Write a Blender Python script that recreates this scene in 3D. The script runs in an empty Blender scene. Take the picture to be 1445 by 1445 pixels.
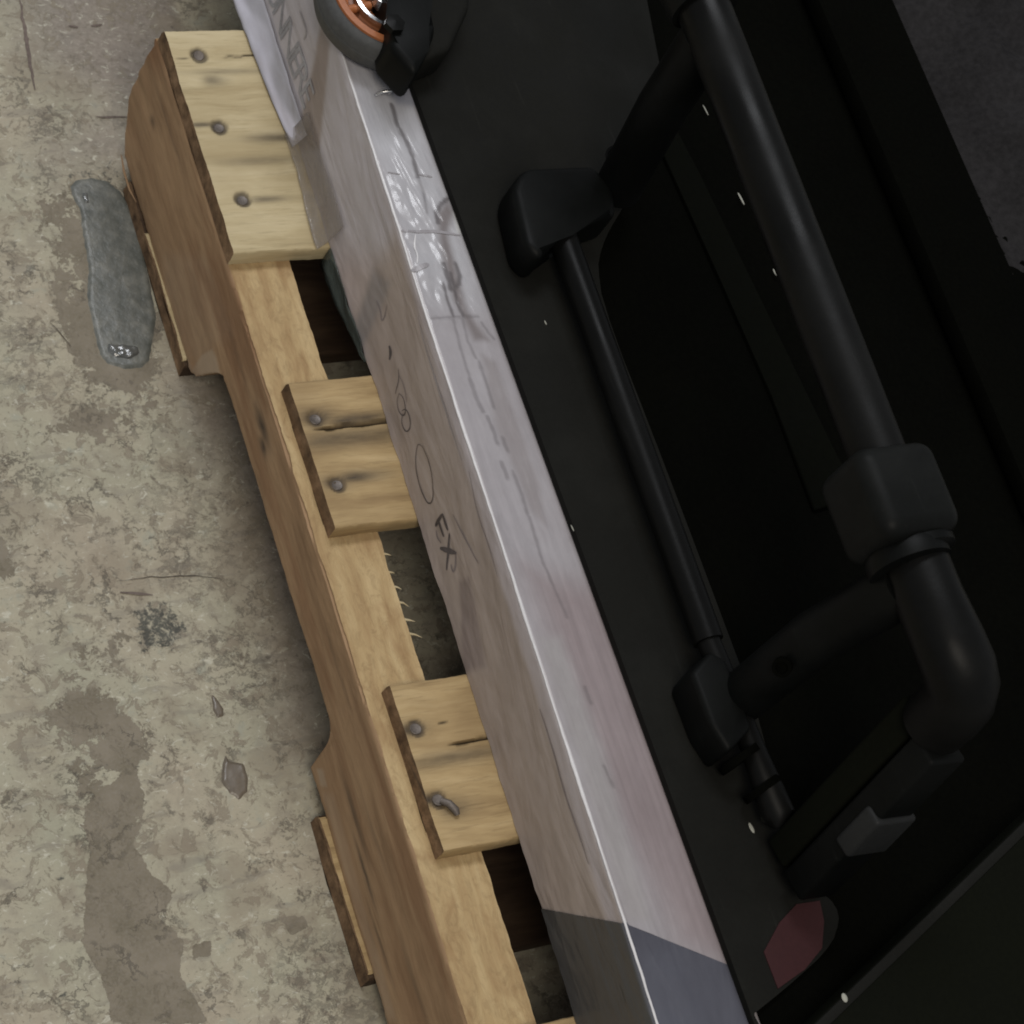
import bpy, bmesh, math, random
from mathutils import Vector, Matrix, noise as NZ

S = 0.001                                  # everything below is measured in millimetres
random.seed(7)
scene = bpy.context.scene
COL = scene.collection

# ------------------------------------------------------------------ camera
cam_data = bpy.data.cameras.new('camera')
cam = bpy.data.objects.new('camera', cam_data)
COL.objects.link(cam)
cam_data.sensor_width = 36
cam_data.lens = 88.89
cam_data.clip_start = 0.01
cam_data.clip_end = 60
right = Vector((0.86398, -0.30782, 0.39848)).normalized()
back = Vector((-0.49132, -0.34219, 0.80094)).normalized()
up = back.cross(right).normalized()
right = up.cross(back)
cam.matrix_world = Matrix(((right.x, up.x, back.x, -0.5766), (right.y, up.y, back.y, -0.5773),
                           (right.z, up.z, back.z, 1.2452), (0, 0, 0, 1)))
cam_data.dof.use_dof = True
cam_data.dof.focus_distance = 1.36
cam_data.dof.aperture_fstop = 22
scene.camera = cam

# ------------------------------------------------------------------ light
world = bpy.data.worlds.new('World')
scene.world = world
world.use_nodes = True
wb = world.node_tree.nodes['Background']
wb.inputs[0].default_value = (0.92, 0.95, 1.0, 1)
wb.inputs[1].default_value = 0.29

def area(name, loc, target, sx, sy, power, col):
    l = bpy.data.lights.new(name, 'AREA')
    l.shape = 'RECTANGLE'; l.size = sx; l.size_y = sy; l.energy = power; l.color = col
    o = bpy.data.objects.new(name, l); COL.objects.link(o)
    o.location = loc
    d = Vector(target) - Vector(loc)
    o.rotation_euler = d.to_track_quat('-Z', 'Y').to_euler()
    return o
area('ceiling_lamp', (0.15, 1.5, 3.0), (0.05, 0, 0), 1.6, 0.6, 43, (0.94, 0.96, 1.0))
area('warm_ceiling_lamp', (-0.9, -1.3, 2.7), (0.05, 0, 0), 1.1, 0.8, 32, (1.0, 0.91, 0.79))

scene.view_settings.view_transform = 'Standard'
scene.view_settings.look = 'None'
scene.view_settings.exposure = 0
scene.view_settings.gamma = 1
scene.render.engine = 'CYCLES'
scene.render.resolution_x = 1024
scene.render.resolution_y = 1024
scene.cycles.filter_width = 1.9

# ------------------------------------------------------------------ node helper
class NT:
    def __init__(s, name):
        s.m = bpy.data.materials.new(name); s.m.use_nodes = True
        s.t = s.m.node_tree; s.t.nodes.clear()
        s.out = s.t.nodes.new('ShaderNodeOutputMaterial')
        s.co = s.n('ShaderNodeTexCoord').outputs['Object']
        s.mm = s.vm('MULTIPLY', s.co, (1000, 1000, 1000))
    def put(s, sock, v):
        if isinstance(v, bpy.types.NodeSocket): s.t.links.new(v, sock)
        elif isinstance(v, (tuple, list)) and len(v) == 3 and sock.type == 'RGBA': sock.default_value = (*v, 1)
        else: sock.default_value = v
    def n(s, typ, ins=None, **kw):
        nd = s.t.nodes.new(typ)
        for k, v in kw.items(): setattr(nd, k, v)
        for k, v in (ins or {}).items(): s.put(nd.inputs[k], v)
        return nd
    def vm(s, op, a, b):
        nd = s.n('ShaderNodeVectorMath', operation=op); s.put(nd.inputs[0], a); s.put(nd.inputs[1], b)
        return nd.outputs[0]
    def ma(s, op, a, b=0.0, c=0.0, clamp=False):
        nd = s.n('ShaderNodeMath', operation=op, use_clamp=clamp)
        s.put(nd.inputs[0], a); s.put(nd.inputs[1], b); s.put(nd.inputs[2], c)
        return nd.outputs[0]
    def noise(s, scale, detail=4, rough=0.55, vec=None, dist=0.0, sc=(1, 1, 1), off=(0, 0, 0)):
        """scale: cycles per millimetre"""
        v = vec or s.mm
        v = s.vm('ADD', s.vm('MULTIPLY', v, sc), off)
        return s.n('ShaderNodeTexNoise', {'Vector': v, 'Scale': scale, 'Detail': detail, 'Roughness': rough, 'Distortion': dist})
    def ramp(s, f, stops, interp='LINEAR'):
        nd = s.n('ShaderNodeValToRGB', {'Fac': f}); r = nd.color_ramp; r.interpolation = interp
        while len(r.elements) < len(stops): r.elements.new(0.5)
        for e, (p, c) in zip(r.elements, stops):
            e.position = p; e.color = (*c, 1) if isinstance(c, tuple) else (c, c, c, 1)
        return nd.outputs[0]
    def step(s, f, a, b): return s.n('ShaderNodeMapRange', {'Value': f, 'From Min': a, 'From Max': b}, interpolation_type='SMOOTHSTEP').outputs[0]
    def mix(s, f, a, b, mode='MIX'):
        nd = s.n('ShaderNodeMix', data_type='RGBA', blend_type=mode)
        s.put(nd.inputs[0], f); s.put(nd.inputs[6], a); s.put(nd.inputs[7], b)
        return nd.outputs[2]
    def attr(s, name): return s.n('ShaderNodeAttribute', attribute_name=name)
    def rgb(s, col):
        nd = s.n('ShaderNodeSeparateColor', {'Color': col}); return nd.outputs
    def bump(s, h, strength, dist, nrm=None):
        ins = {'Height': h, 'Strength': strength, 'Distance': dist * S}
        if nrm: ins['Normal'] = nrm
        return s.n('ShaderNodeBump', ins).outputs[0]
    def pbr(s, **kw):
        nd = s.n('ShaderNodeBsdfPrincipled')
        for k, v in kw.items(): s.put(nd.inputs[k.replace('_', ' ')], v)
        s.t.links.new(nd.outputs[0], s.out.inputs[0])
        return nd

def plain(name, col, rough=0.5, spec=0.5, metal=0.0, grain=0.25, gscale=0.35, bump=0.15, dust=0.0):
    t = NT(name)
    a = t.noise(gscale, 4, 0.6).outputs[0]; b = t.noise(gscale * 0.06, 3, 0.5).outputs[0]
    f = t.ma('ADD', t.ma('MULTIPLY', a, 0.5), t.ma('MULTIPLY', b, 0.5))
    lo = tuple(c * (1 - grain) for c in col); hi = tuple(c * (1 + grain) for c in col)
    c = t.ramp(f, [(0.3, lo), (0.7, hi)])
    if dust:
        d1 = t.step(t.noise(0.55, 3, 0.7).outputs[0], 0.66, 0.78)
        d2 = t.step(t.noise(0.12, 5, 0.7, sc=(1.6, 0.12, 1.6), off=(8, 3, 2)).outputs[0], 0.62, 0.72)
        d3 = t.step(t.noise(0.02, 4, 0.6, off=(1, 2, 3)).outputs[0], 0.45, 0.7)
        k = t.ma('ADD', t.ma('MULTIPLY', d1, 0.8), t.ma('ADD', t.ma('MULTIPLY', d2, 0.6), t.ma('MULTIPLY', d3, 0.35)), clamp=True)
        c = t.mix(t.ma('MULTIPLY', k, dust), c, tuple(x * 2.6 + 0.006 for x in col))
    r = t.ramp(b, [(0.3, max(0.03, rough - 0.1)), (0.7, min(1, rough + 0.1))])
    t.pbr(Base_Color=c, Roughness=r, Metallic=metal, Specular_IOR_Level=spec, Normal=t.bump(a, bump, 0.4))
    return t.m

# ------------------------------------------------------------------ floor material
def floor_mat():
    t = NT('peeling_painted_concrete')
    at = t.attr('zone'); r, g, b = t.rgb(at.outputs['Color'])[:3]; mauve = at.outputs['Alpha']
    # warped coordinates give the ragged paint edges
    w = t.noise(0.05, 3, 0.6).outputs['Color']
    wv = t.vm('ADD', t.mm, t.vm('MULTIPLY', t.vm('SUBTRACT', w, (0.5, 0.5, 0.5)), (9, 9, 0)))
    n1 = t.noise(0.035, 7, 0.68, wv).outputs[0]
    n2 = t.noise(0.26, 6, 0.72, wv, off=(37, 11, 0)).outputs[0]
    n3 = t.noise(0.6, 4, 0.65, off=(5, 70, 0)).outputs[0]
    n0 = t.noise(0.011, 3, 0.5, off=(91, 3, 0)).outputs[0]
    # how far the paint has gone: drawn zones + noise
    m = t.ma('ADD', t.ma('MULTIPLY', r, 1.0), t.ma('MULTIPLY', t.ma('SUBTRACT', n1, 0.5), 1.9))
    m = t.ma('ADD', m, t.ma('MULTIPLY', t.ma('SUBTRACT', n2, 0.5), 0.5))
    bare = t.step(m, 0.42, 0.47)
    # paint layer
    paint = t.ramp(n0, [(0.3, (0.355, 0.345, 0.258)), (0.5, (0.40, 0.37, 0.278)), (0.7, (0.385, 0.335, 0.255))])
    tint = t.noise(0.07, 5, 0.65, wv, off=(7, 7, 9)).outputs[0]
    paint = t.mix(t.ma('MULTIPLY', t.step(tint, 0.46, 0.7), 0.55), paint, (0.27, 0.24, 0.19))
    paint = t.mix(t.step(tint, 0.44, 0.25), paint, (0.335, 0.335, 0.27))
    paint = t.mix(t.ma('MULTIPLY', mauve, 0.8), paint, t.ramp(n2, [(0.35, (0.175, 0.145, 0.125)), (0.65, (0.285, 0.25, 0.22))]))
    paint = t.mix(t.ma('MULTIPLY', t.step(n3, 0.55, 0.7), 0.3), paint, (0.2, 0.17, 0.14))
    # bare concrete
    conc = t.ramp(t.noise(0.045, 5, 0.6, off=(3, 3, 3)).outputs[0], [(0.35, (0.175, 0.152, 0.108)), (0.65, (0.235, 0.205, 0.155))])
    conc = t.mix(t.ma('MULTIPLY', t.step(n3, 0.4, 0.75), 0.4), conc, (0.26, 0.235, 0.2))
    # thin scuffed paint: sharp edged tan islands
    th = t.noise(0.075, 9, 0.78, wv, dist=0.6, off=(63, 21, 0)).outputs[0]
    paint = t.mix(t.ma('MULTIPLY', t.step(th, 0.545, 0.565), 0.8), paint, (0.245, 0.212, 0.16))
    th2 = t.noise(0.2, 7, 0.74, wv, sc=(0.8, 1.3, 1), dist=0.8, off=(13, 71, 0)).outputs[0]
    paint = t.mix(t.ma('MULTIPLY', t.step(th2, 0.6, 0.63), 0.6), paint, (0.15, 0.135, 0.105))
    paint = t.mix(t.ma('MULTIPLY', t.step(th2, 0.43, 0.36), 0.8), paint, (0.54, 0.525, 0.43))
    wb_ = t.noise(0.018, 5, 0.6, wv, off=(77, 31, 0)).outputs[0]
    paint = t.mix(t.ma('MULTIPLY', t.step(wb_, 0.5, 0.62), 0.5), paint, (0.25, 0.21, 0.155))
    # long faint trowel strokes
    tw = t.noise(0.12, 4, 0.6, wv, sc=(0.16, 1, 1), off=(2, 5, 0)).outputs[0]
    paint = t.mix(t.ma('MULTIPLY', t.step(tw, 0.56, 0.66), 0.4), paint, (0.20, 0.18, 0.15))
    col = t.mix(bare, paint, conc)
    # flaked specks of the paint, worn down to dark
    v = t.n('ShaderNodeTexVoronoi', {'Vector': wv, 'Scale': 0.11, 'Randomness': 1.0}, feature='F1')
    sp = t.ma('LESS_THAN', t.ma('ADD', v.outputs['Distance'], t.ma('MULTIPLY', n2, 0.5)), 0.37)
    sp = t.ma('MULTIPLY', sp, t.ma('ADD', t.step(n1, 0.45, 0.62), t.ma('MULTIPLY', g, 1.0), clamp=True), clamp=True)
    col = t.mix(t.ma('MULTIPLY', sp, 0.6), col, (0.115, 0.098, 0.078))
    # hairline cracks
    cw = t.noise(0.07, 5, 0.7, off=(40, 0, 0)).outputs['Color']
    cv = t.vm('ADD', t.mm, t.vm('MULTIPLY', t.vm('SUBTRACT', cw, (0.5, 0.5, 0.5)), (26, 26, 0)))
    v2 = t.ma('MULTIPLY', t.ma('ABSOLUTE', t.ma('SUBTRACT', t.noise(0.028, 4, 0.6, cv, off=(12, 8, 1)).outputs[0], 0.5)), 1.6)
    v3 = t.ma('MULTIPLY', t.ma('ABSOLUTE', t.ma('SUBTRACT', t.noise(0.07, 5, 0.62, cv, sc=(0.8, 1.4, 1), off=(1, 8, 21)).outputs[0], 0.5)), 1.6)
    cm = t.noise(0.03, 3, 0.6, off=(0, 60, 4)).outputs[0]
    crack = t.ma('MULTIPLY', t.step(v2, 0.035, 0.008), t.step(cm, 0.5, 0.6))
    crack2 = t.ma('MULTIPLY', t.step(v3, 0.07, 0.01), t.ma('MAXIMUM', t.step(t.noise(0.022, 3, 0.6, off=(9, 60, 4)).outputs[0], 0.55, 0.64), g))
    crack = t.ma('MULTIPLY', t.ma('MAXIMUM', crack, crack2), t.ma('SUBTRACT', 1.0, t.ma('MULTIPLY', mauve, 0.75)))
    col = t.mix(t.ma('MULTIPLY', crack, 0.62), col, (0.085, 0.075, 0.06))
    # oily blue grey stains, plus the painted shade under the pallet
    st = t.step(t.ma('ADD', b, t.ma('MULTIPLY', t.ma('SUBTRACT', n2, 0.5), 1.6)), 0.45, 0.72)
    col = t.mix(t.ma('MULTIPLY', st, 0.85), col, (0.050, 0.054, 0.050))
    rim = t.ma('MULTIPLY', t.ma('MULTIPLY', bare, t.ma('SUBTRACT', 1.0, bare)), 4.0)
    h = t.ma('ADD', t.ma('MULTIPLY', t.ma('SUBTRACT', 1.0, bare), 0.8), t.ma('MULTIPLY', n2, 0.22))
    h = t.ma('SUBTRACT', h, t.ma('MULTIPLY', t.step(th, 0.545, 0.565), 0.35))
    h = t.ma('SUBTRACT', h, t.ma('MULTIPLY', crack, 0.4))
    h = t.ma('SUBTRACT', h, t.ma('MULTIPLY', sp, 0.3))
    col = t.mix(t.ma('MULTIPLY', rim, 0.25), col, (0.42, 0.4, 0.33))
    t.pbr(Base_Color=col, Roughness=t.ma('ADD', 0.55, t.ma('MULTIPLY', n2, 0.3)), Specular_IOR_Level=0.35,
          Normal=t.bump(h, 0.55, 0.7))
    return t.m

# ------------------------------------------------------------------ wood material
def wood_mat(name, light, mid, dark, axis='x', fuzz=0.0, grain=1.0, seed=0):
    """attribute 'stain': R = blackish stain, G = reddish brown, B = open crack"""
    t = NT(name)
    at = t.attr('stain'); r, g, b = t.rgb(at.outputs['Color'])[:3]
    oi = t.n('ShaderNodeObjectInfo').outputs['Random']
    off = t.n('ShaderNodeCombineXYZ', {'X': t.ma('MULTIPLY', oi, 900.0), 'Y': t.ma('MULTIPLY', oi, 431.0), 'Z': float(seed * 17)}).outputs[0]
    v = t.vm('ADD', t.mm, off)
    sc = (0.10, 1, 1) if axis == 'x' else (1, 0.10, 1)
    wv = t.vm('ADD', v, t.vm('MULTIPLY', t.noise(0.012, 3, 0.5, v).outputs['Color'], (22, 22, 22)))
    a = t.noise(0.10, 5, 0.6, wv, sc=sc).outputs[0]
    f = t.noise(0.75, 5, 0.7, v, sc=(0.06, 1, 1) if axis == 'x' else (1, 0.06, 1)).outputs[0]
    l = t.noise(0.02, 4, 0.6, v, sc=(0.6, 1, 1) if axis == 'x' else (1, 0.5, 1)).outputs[0]
    c = t.ramp(a, [(0.3, dark), (0.5, mid), (0.68, light)])
    c = t.mix(t.ma('MULTIPLY', t.step(f, 0.5, 0.72), 0.62 * grain), c, tuple(x * 0.55 for x in dark))
    c = t.mix(t.ma('MULTIPLY', t.step(l, 0.48, 0.72), 0.55), c, dark)
    hgt = t.ma('ADD', t.ma('MULTIPLY', a, 0.5), t.ma('MULTIPLY', f, 0.5))
    if fuzz:
        z = t.noise(0.16, 6, 0.72, v, dist=1.2, sc=(1, 0.55, 1)).outputs[0]
        z2 = t.noise(0.05, 4, 0.6, v, dist=0.8, sc=(1, 0.6, 1)).outputs[0]
        c = t.mix(t.ma('MULTIPLY', t.step(z, 0.47, 0.68), 0.6 * fuzz), c, tuple(x * 0.6 for x in dark))
        c = t.mix(t.ma('MULTIPLY', t.step(z2, 0.5, 0.66), 0.55 * fuzz), c, (dark[0] * 0.72, dark[1] * 0.6, dark[2] * 0.55))
        hgt = t.ma('ADD', hgt, t.ma('MULTIPLY', z, 1.6))
    c = t.mix(t.ma('SUBTRACT', 1.0, at.outputs['Alpha']), c, (0.43, 0.34, 0.25))
    c = t.mix(t.ma('MULTIPLY', g, 0.7), c, (0.19, 0.09, 0.045))
    sn = t.noise(0.22, 4, 0.6, v, sc=(0.35, 1, 1) if axis == 'x' else (1, 0.35, 1)).outputs[0]
    sf = t.ma('MULTIPLY', r, t.ma('ADD', 0.6, t.ma('MULTIPLY', sn, 0.7)), clamp=True)
    c = t.mix(t.ma('MULTIPLY', sf, 0.92), c, (0.045, 0.036, 0.03))
    c = t.mix(b, c, (0.02, 0.013, 0.008))
    t.pbr(Base_Color=c, Roughness=0.72, Specular_IOR_Level=0.25, Normal=t.bump(hgt, 0.6, 0.45 + fuzz * 0.4))
    return t.m

# ------------------------------------------------------------------ wrapped carton material
def carton_mat(name, coat=0.08):
    """attribute 'tone' carries the printed / yellowed colours and painted highlights of the wrapped carton"""
    t = NT(name)
    ta = t.attr('tone'); c = ta.outputs['Color']
    gl = t.ma('ADD', t.ma('MULTIPLY', t.ma('SUBTRACT', 1.0, ta.outputs['Alpha']), 0.5), coat)
    n = t.noise(0.03, 5, 0.6, sc=(1, 0.5, 1)).outputs[0]
    n2 = t.noise(0.2, 4, 0.6, sc=(1, 0.5, 1)).outputs[0]
    n3 = t.noise(0.02, 3, 0.5, dist=1.5, sc=(1, 0.4, 1.3), off=(9, 9, 9)).outputs[0]
    c = t.mix(0.85, c, t.ramp(n, [(0.3, (0.88, 0.86, 0.865)), (0.7, (1.06, 1.06, 1.07))]), 'MULTIPLY')
    c = t.mix(0.6, c, t.ramp(n2, [(0.3, (0.93, 0.92, 0.92)), (0.7, (1.04, 1.04, 1.04))]), 'MULTIPLY')
    # tight creases in the film, running along the carton
    ww = t.vm('ADD', t.mm, t.vm('MULTIPLY', t.noise(0.02, 3, 0.6).outputs['Color'], (16, 60, 16)))
    cr = t.n('ShaderNodeTexVoronoi', {'Vector': t.vm('MULTIPLY', ww, (1, 0.16, 1)), 'Scale': 0.055}, feature='DISTANCE_TO_EDGE').outputs['Distance']
    crm = t.step(cr, 0.09, 0.0)
    h = t.ma('ADD', t.ma('MULTIPLY', n3, 6.0), t.ma('MULTIPLY', crm, 0.15))
    h = t.ma('ADD', h, t.ma('MULTIPLY', n2, 0.12))
    t.pbr(Base_Color=c, Roughness=0.58, Specular_IOR_Level=0.3, Coat_Weight=gl, Coat_Roughness=0.17,
          Normal=t.bump(h, 0.35, 1.0), Coat_Normal=t.bump(h, 0.5, 1.0))
    return t.m

def film_mat(name, col, alpha, rough=0.18):
    t = NT(name)
    h = t.noise(0.05, 4, 0.6, dist=1.0, sc=(1, 0.5, 1)).outputs[0]
    nd = t.n('ShaderNodeBsdfPrincipled', {'Base Color': col, 'Roughness': rough, 'Normal': t.bump(h, 0.8, 2.0)})
    tr = t.n('ShaderNodeBsdfTransparent', {'Color': (0.93, 0.92, 0.9)})
    a = t.ramp(h, [(0.35, alpha * 0.6), (0.65, min(1.0, alpha * 1.5))])
    mx = t.n('ShaderNodeMixShader', {0: a, 1: tr.outputs[0], 2: nd.outputs[0]})
    t.t.links.new(mx.outputs[0], t.out.inputs[0])
    return t.m

M = {}
M['floor'] = floor_mat()
M['board'] = wood_mat('pale_pine', (0.57, 0.485, 0.31), (0.50, 0.415, 0.25), (0.39, 0.31, 0.175), 'x', grain=0.6)
M['board_warm'] = wood_mat('yellow_pine', (0.51, 0.385, 0.21), (0.42, 0.305, 0.155), (0.29, 0.20, 0.10), 'x', grain=0.7, seed=3)
M['beam_top'] = wood_mat('rough_sawn_golden_wood', (0.55, 0.42, 0.23), (0.445, 0.32, 0.165), (0.33, 0.215, 0.105), 'y', fuzz=0.55, grain=0.3, seed=1)
M['beam_side'] = wood_mat('brown_weathered_wood', (0.43, 0.288, 0.17), (0.365, 0.238, 0.138), (0.265, 0.168, 0.096), 'y', grain=0.6, seed=2)
M['end_grain'] = wood_mat('dark_end_grain', (0.32, 0.205, 0.12), (0.20, 0.125, 0.07), (0.075, 0.045, 0.026), 'x', grain=0.8, seed=4)
M['shade_wood'] = wood_mat('shade_darkened_wood', (0.085, 0.055, 0.033), (0.06, 0.037, 0.022), (0.035, 0.021, 0.013), 'x', grain=0.6, seed=5)  # bottom boards: the shade under the pallet is put into this dark colour
M['carton'] = carton_mat('film_wrapped_carton')
M['grey_film'] = carton_mat('dark_grey_stretch_film', 0.3)
M['film'] = film_mat('clear_wrap_film', (0.33, 0.30, 0.28), 0.28)
M['green_film'] = film_mat('hanging_wrap_film', (0.10, 0.12, 0.11), 0.75)
M['ridge'] = plain('film_highlight_white', (0.66, 0.65, 0.66), 0.35, 0.6, grain=0.08)  # white stands in for light caught on the film
M['paper'] = plain('lilac_white_paper', (0.44, 0.44, 0.50), 0.5, 0.4, grain=0.08)
M['ink'] = plain('faded_marker_ink', (0.085, 0.075, 0.078), 0.6, grain=0.5, gscale=0.5)
M['ink_soft'] = plain('faint_pencil', (0.20, 0.175, 0.18), 0.6, grain=0.3, gscale=0.5)
M['print'] = plain('pale_grey_print', (0.29, 0.29, 0.31), 0.6, grain=0.35, gscale=0.3)
M['crease'] = plain('shaded_film_pleat', (0.30, 0.285, 0.30), 0.35, grain=0.2)
M['black_panel'] = plain('matt_black_plastic', (0.0090, 0.0090, 0.0076), 0.75, 0.10, grain=0.18, gscale=0.5, dust=0.35)
M['black_void'] = plain('black_parts_and_shade', (0.0023, 0.0024, 0.0018), 0.95, 0.015, grain=0.3)  # near black: shade of the bay in the colour; also rings and bolts
M['black_tube'] = plain('black_coated_tube', (0.0042, 0.0043, 0.0040), 0.42, 0.11, grain=0.15, dust=0.4)
M['black_clamp'] = plain('black_moulded_clamp', (0.0030, 0.0034, 0.0031), 0.5, 0.10, grain=0.25, dust=0.5)
M['sleeve'] = plain('charcoal_sleeve', (0.0056, 0.0061, 0.0057), 0.5, 0.09, grain=0.15, dust=0.5)
M['rib'] = plain('charcoal_plastic', (0.0030, 0.0033, 0.0022), 0.85, 0.03, grain=0.2)
M['olive'] = plain('dark_olive_plastic', (0.0048, 0.0054, 0.0033), 0.8, 0.04, grain=0.2)
M['cloth'] = plain('charcoal_cloth', (0.020, 0.019, 0.0195), 0.95, 0.1, grain=0.5, gscale=0.25, bump=0.8)
M['maroon'] = plain('maroon_sticker', (0.040, 0.0135, 0.0145), 0.7, 0.2, grain=0.15)
M['tyre'] = plain('worn_grey_rubber', (0.065, 0.067, 0.067), 0.6, 0.3, grain=0.25)
M['orange'] = plain('orange_plastic_hub', (0.36, 0.125, 0.045), 0.35, 0.5, grain=0.2)
M['steel'] = plain('bright_steel', (0.62, 0.62, 0.62), 0.22, 0.5, metal=1.0, grain=0.1)
M['nail'] = plain('dull_nail_steel', (0.15, 0.13, 0.115), 0.55, 0.5, metal=0.6, grain=0.4, gscale=0.8)
M['fleck'] = plain('pale_speck', (0.34, 0.34, 0.29), 0.7, grain=0.1)
M['silver'] = plain('dull_silver_foil', (0.020, 0.021, 0.021), 0.5, 0.15, grain=0.2)
M['crack'] = plain('dark_crack_dirt', (0.075, 0.065, 0.055), 0.9, 0.1)
M['scuff'] = plain('brown_scuff', (0.15, 0.12, 0.105), 0.8, 0.2, grain=0.4)
M['chalk'] = plain('chipped_paint_lip', (0.50, 0.48, 0.40), 0.7, 0.2)
M['drip'] = plain('brown_resin', (0.135, 0.112, 0.085), 0.3, 0.5, grain=0.25)

def smear_mat():
    t = NT('smooth_grey_filler')
    n = t.noise(0.10, 5, 0.6).outputs[0]; n2 = t.noise(0.5, 3, 0.6).outputs[0]
    c = t.ramp(n, [(0.3, (0.075, 0.082, 0.072)), (0.5, (0.115, 0.120, 0.106)), (0.72, (0.19, 0.19, 0.165))])
    t.pbr(Base_Color=c, Roughness=0.38, Specular_IOR_Level=0.5, Normal=t.bump(t.ma('ADD', n, t.ma('MULTIPLY', n2, 0.3)), 0.5, 1.2))
    return t.m
M['smear'] = smear_mat()
M['wet'] = plain('glossy_grey_filler', (0.11, 0.115, 0.11), 0.16, 0.8, grain=0.4, gscale=0.3, bump=0.6)

# ------------------------------------------------------------------ object helpers
def tag(o, label=None, cat=None, group=None, kind=None):
    if label: o['label'] = label
    if cat: o['category'] = cat
    if group: o['group'] = group
    if kind: o['kind'] = kind
    return o

def thing(name, label, cat, loc, group=None):
    o = bpy.data.objects.new(name, None); COL.objects.link(o)
    o.empty_display_size = 0.02
    o.location = tuple(c * S for c in loc)
    return tag(o, label, cat, group)

def origin(o):
    v = Vector((0, 0, 0))
    while o is not None:
        v += Vector(o.location); o = o.parent
    return v

def mesh_obj(name, verts, faces, mats, parent=None, attr=None, fmat=None, smooth=35):
    """verts in world millimetres"""
    off = origin(parent)
    me = bpy.data.meshes.new(name)
    me.from_pydata([(x * S - off.x, y * S - off.y, z * S - off.z) for x, y, z in verts], [], faces)
    if not isinstance(mats, (list, tuple)): mats = [mats]
    for m in mats: me.materials.append(M[m])
    if fmat: me.polygons.foreach_set('material_index', fmat)
    if attr:
        an, vals = attr
        a = me.color_attributes.new(an, 'FLOAT_COLOR', 'POINT')
        flat = []
        for v in vals: flat.extend(v if len(v) == 4 else (*v, 1.0))
        a.data.foreach_set('color', flat)
    if smooth is not None:
        me.polygons.foreach_set('use_smooth', [True] * len(me.polygons))
        me.set_sharp_from_angle(angle=math.radians(smooth))
    me.validate(); me.update()
    o = bpy.data.objects.new(name, me); COL.objects.link(o)
    o.parent = parent
    return o

def from_bm(name, bm, mats, parent=None, smooth=35):
    bmesh.ops.recalc_face_normals(bm, faces=bm.faces[:])
    bm.verts.ensure_lookup_table()
    vs = [tuple(v.co) for v in bm.verts]
    fs = [[v.index for v in f.verts] for f in bm.faces]
    bm.free()
    return mesh_obj(name, vs, fs, mats, parent, smooth=smooth)

def prism(name, poly, z0, z1, mat, parent=None, bev=1.0, seg=2, top_scale=None):
    bm = bmesh.new()
    a = sum(poly[i][0] * poly[(i + 1) % len(poly)][1] - poly[(i + 1) % len(poly)][0] * poly[i][1] for i in range(len(poly)))
    if a < 0: poly = poly[::-1]
    b = [bm.verts.new((x, y, z0)) for x, y in poly]
    cx = sum(p[0] for p in poly) / len(poly); cy = sum(p[1] for p in poly) / len(poly); k = top_scale or 1
    t = [bm.verts.new((cx + (x - cx) * k, cy + (y - cy) * k, z1)) for x, y in poly]
    bm.faces.new(b[::-1]); bm.faces.new(t)
    n = len(poly)
    for i in range(n): bm.faces.new((b[i], b[(i + 1) % n], t[(i + 1) % n], t[i]))
    if bev: bmesh.ops.bevel(bm, geom=bm.edges[:], offset=bev, segments=seg, profile=0.5, affect='EDGES', clamp_overlap=True)
    return from_bm(name, bm, mat, parent)

def box(name, lo, hi, mat, parent=None, bev=1.0, seg=2, rot=None):
    bm = bmesh.new()
    bmesh.ops.create_cube(bm, size=1)
    c = [(lo[i] + hi[i]) / 2 for i in range(3)]; d = [hi[i] - lo[i] for i in range(3)]
    for v in bm.verts: v.co = Vector((v.co.x * d[0], v.co.y * d[1], v.co.z * d[2]))
    if bev: bmesh.ops.bevel(bm, geom=bm.edges[:], offset=bev, segments=seg, profile=0.5, affect='EDGES', clamp_overlap=True)
    for v in bm.verts:
        if rot: v.co = rot @ v.co
        v.co += Vector(c)
    return from_bm(name, bm, mat, parent)

def tube(name, pts, rad, mat, parent=None, n=24, caps=True, flat=(1, 1)):
    """round tube along pts (mm); rad a number or one per point"""
    P = [Vector(p) for p in pts]
    if not isinstance(rad, (list, tuple)): rad = [rad] * len(P)
    vs, fs = [], []
    ref = Vector((0, 0, 1))
    d0 = (P[1] - P[0]).normalized()
    if abs(d0.dot(ref)) > 0.9: ref = Vector((1, 0, 0))
    u = (ref - d0 * ref.dot(d0)).normalized()
    for i, p in enumerate(P):
        d = (P[min(i + 1, len(P) - 1)] - P[max(i - 1, 0)]).normalized()
        u = (u - d * u.dot(d)).normalized(); w = d.cross(u)
        for k in range(n):
            a = 2 * math.pi * k / n
            vs.append(tuple(p + (u * math.cos(a) * flat[0] + w * math.sin(a) * flat[1]) * rad[i]))
    for i in range(len(P) - 1):
        for k in range(n):
            k2 = (k + 1) % n
            fs.append((i * n + k, i * n + k2, (i + 1) * n + k2, (i + 1) * n + k))
    if caps:
        fs.append(tuple(range(n))[::-1]); fs.append(tuple((len(P) - 1) * n + k for k in range(n)))
    return mesh_obj(name, vs, fs, mat, parent, smooth=50)

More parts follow.
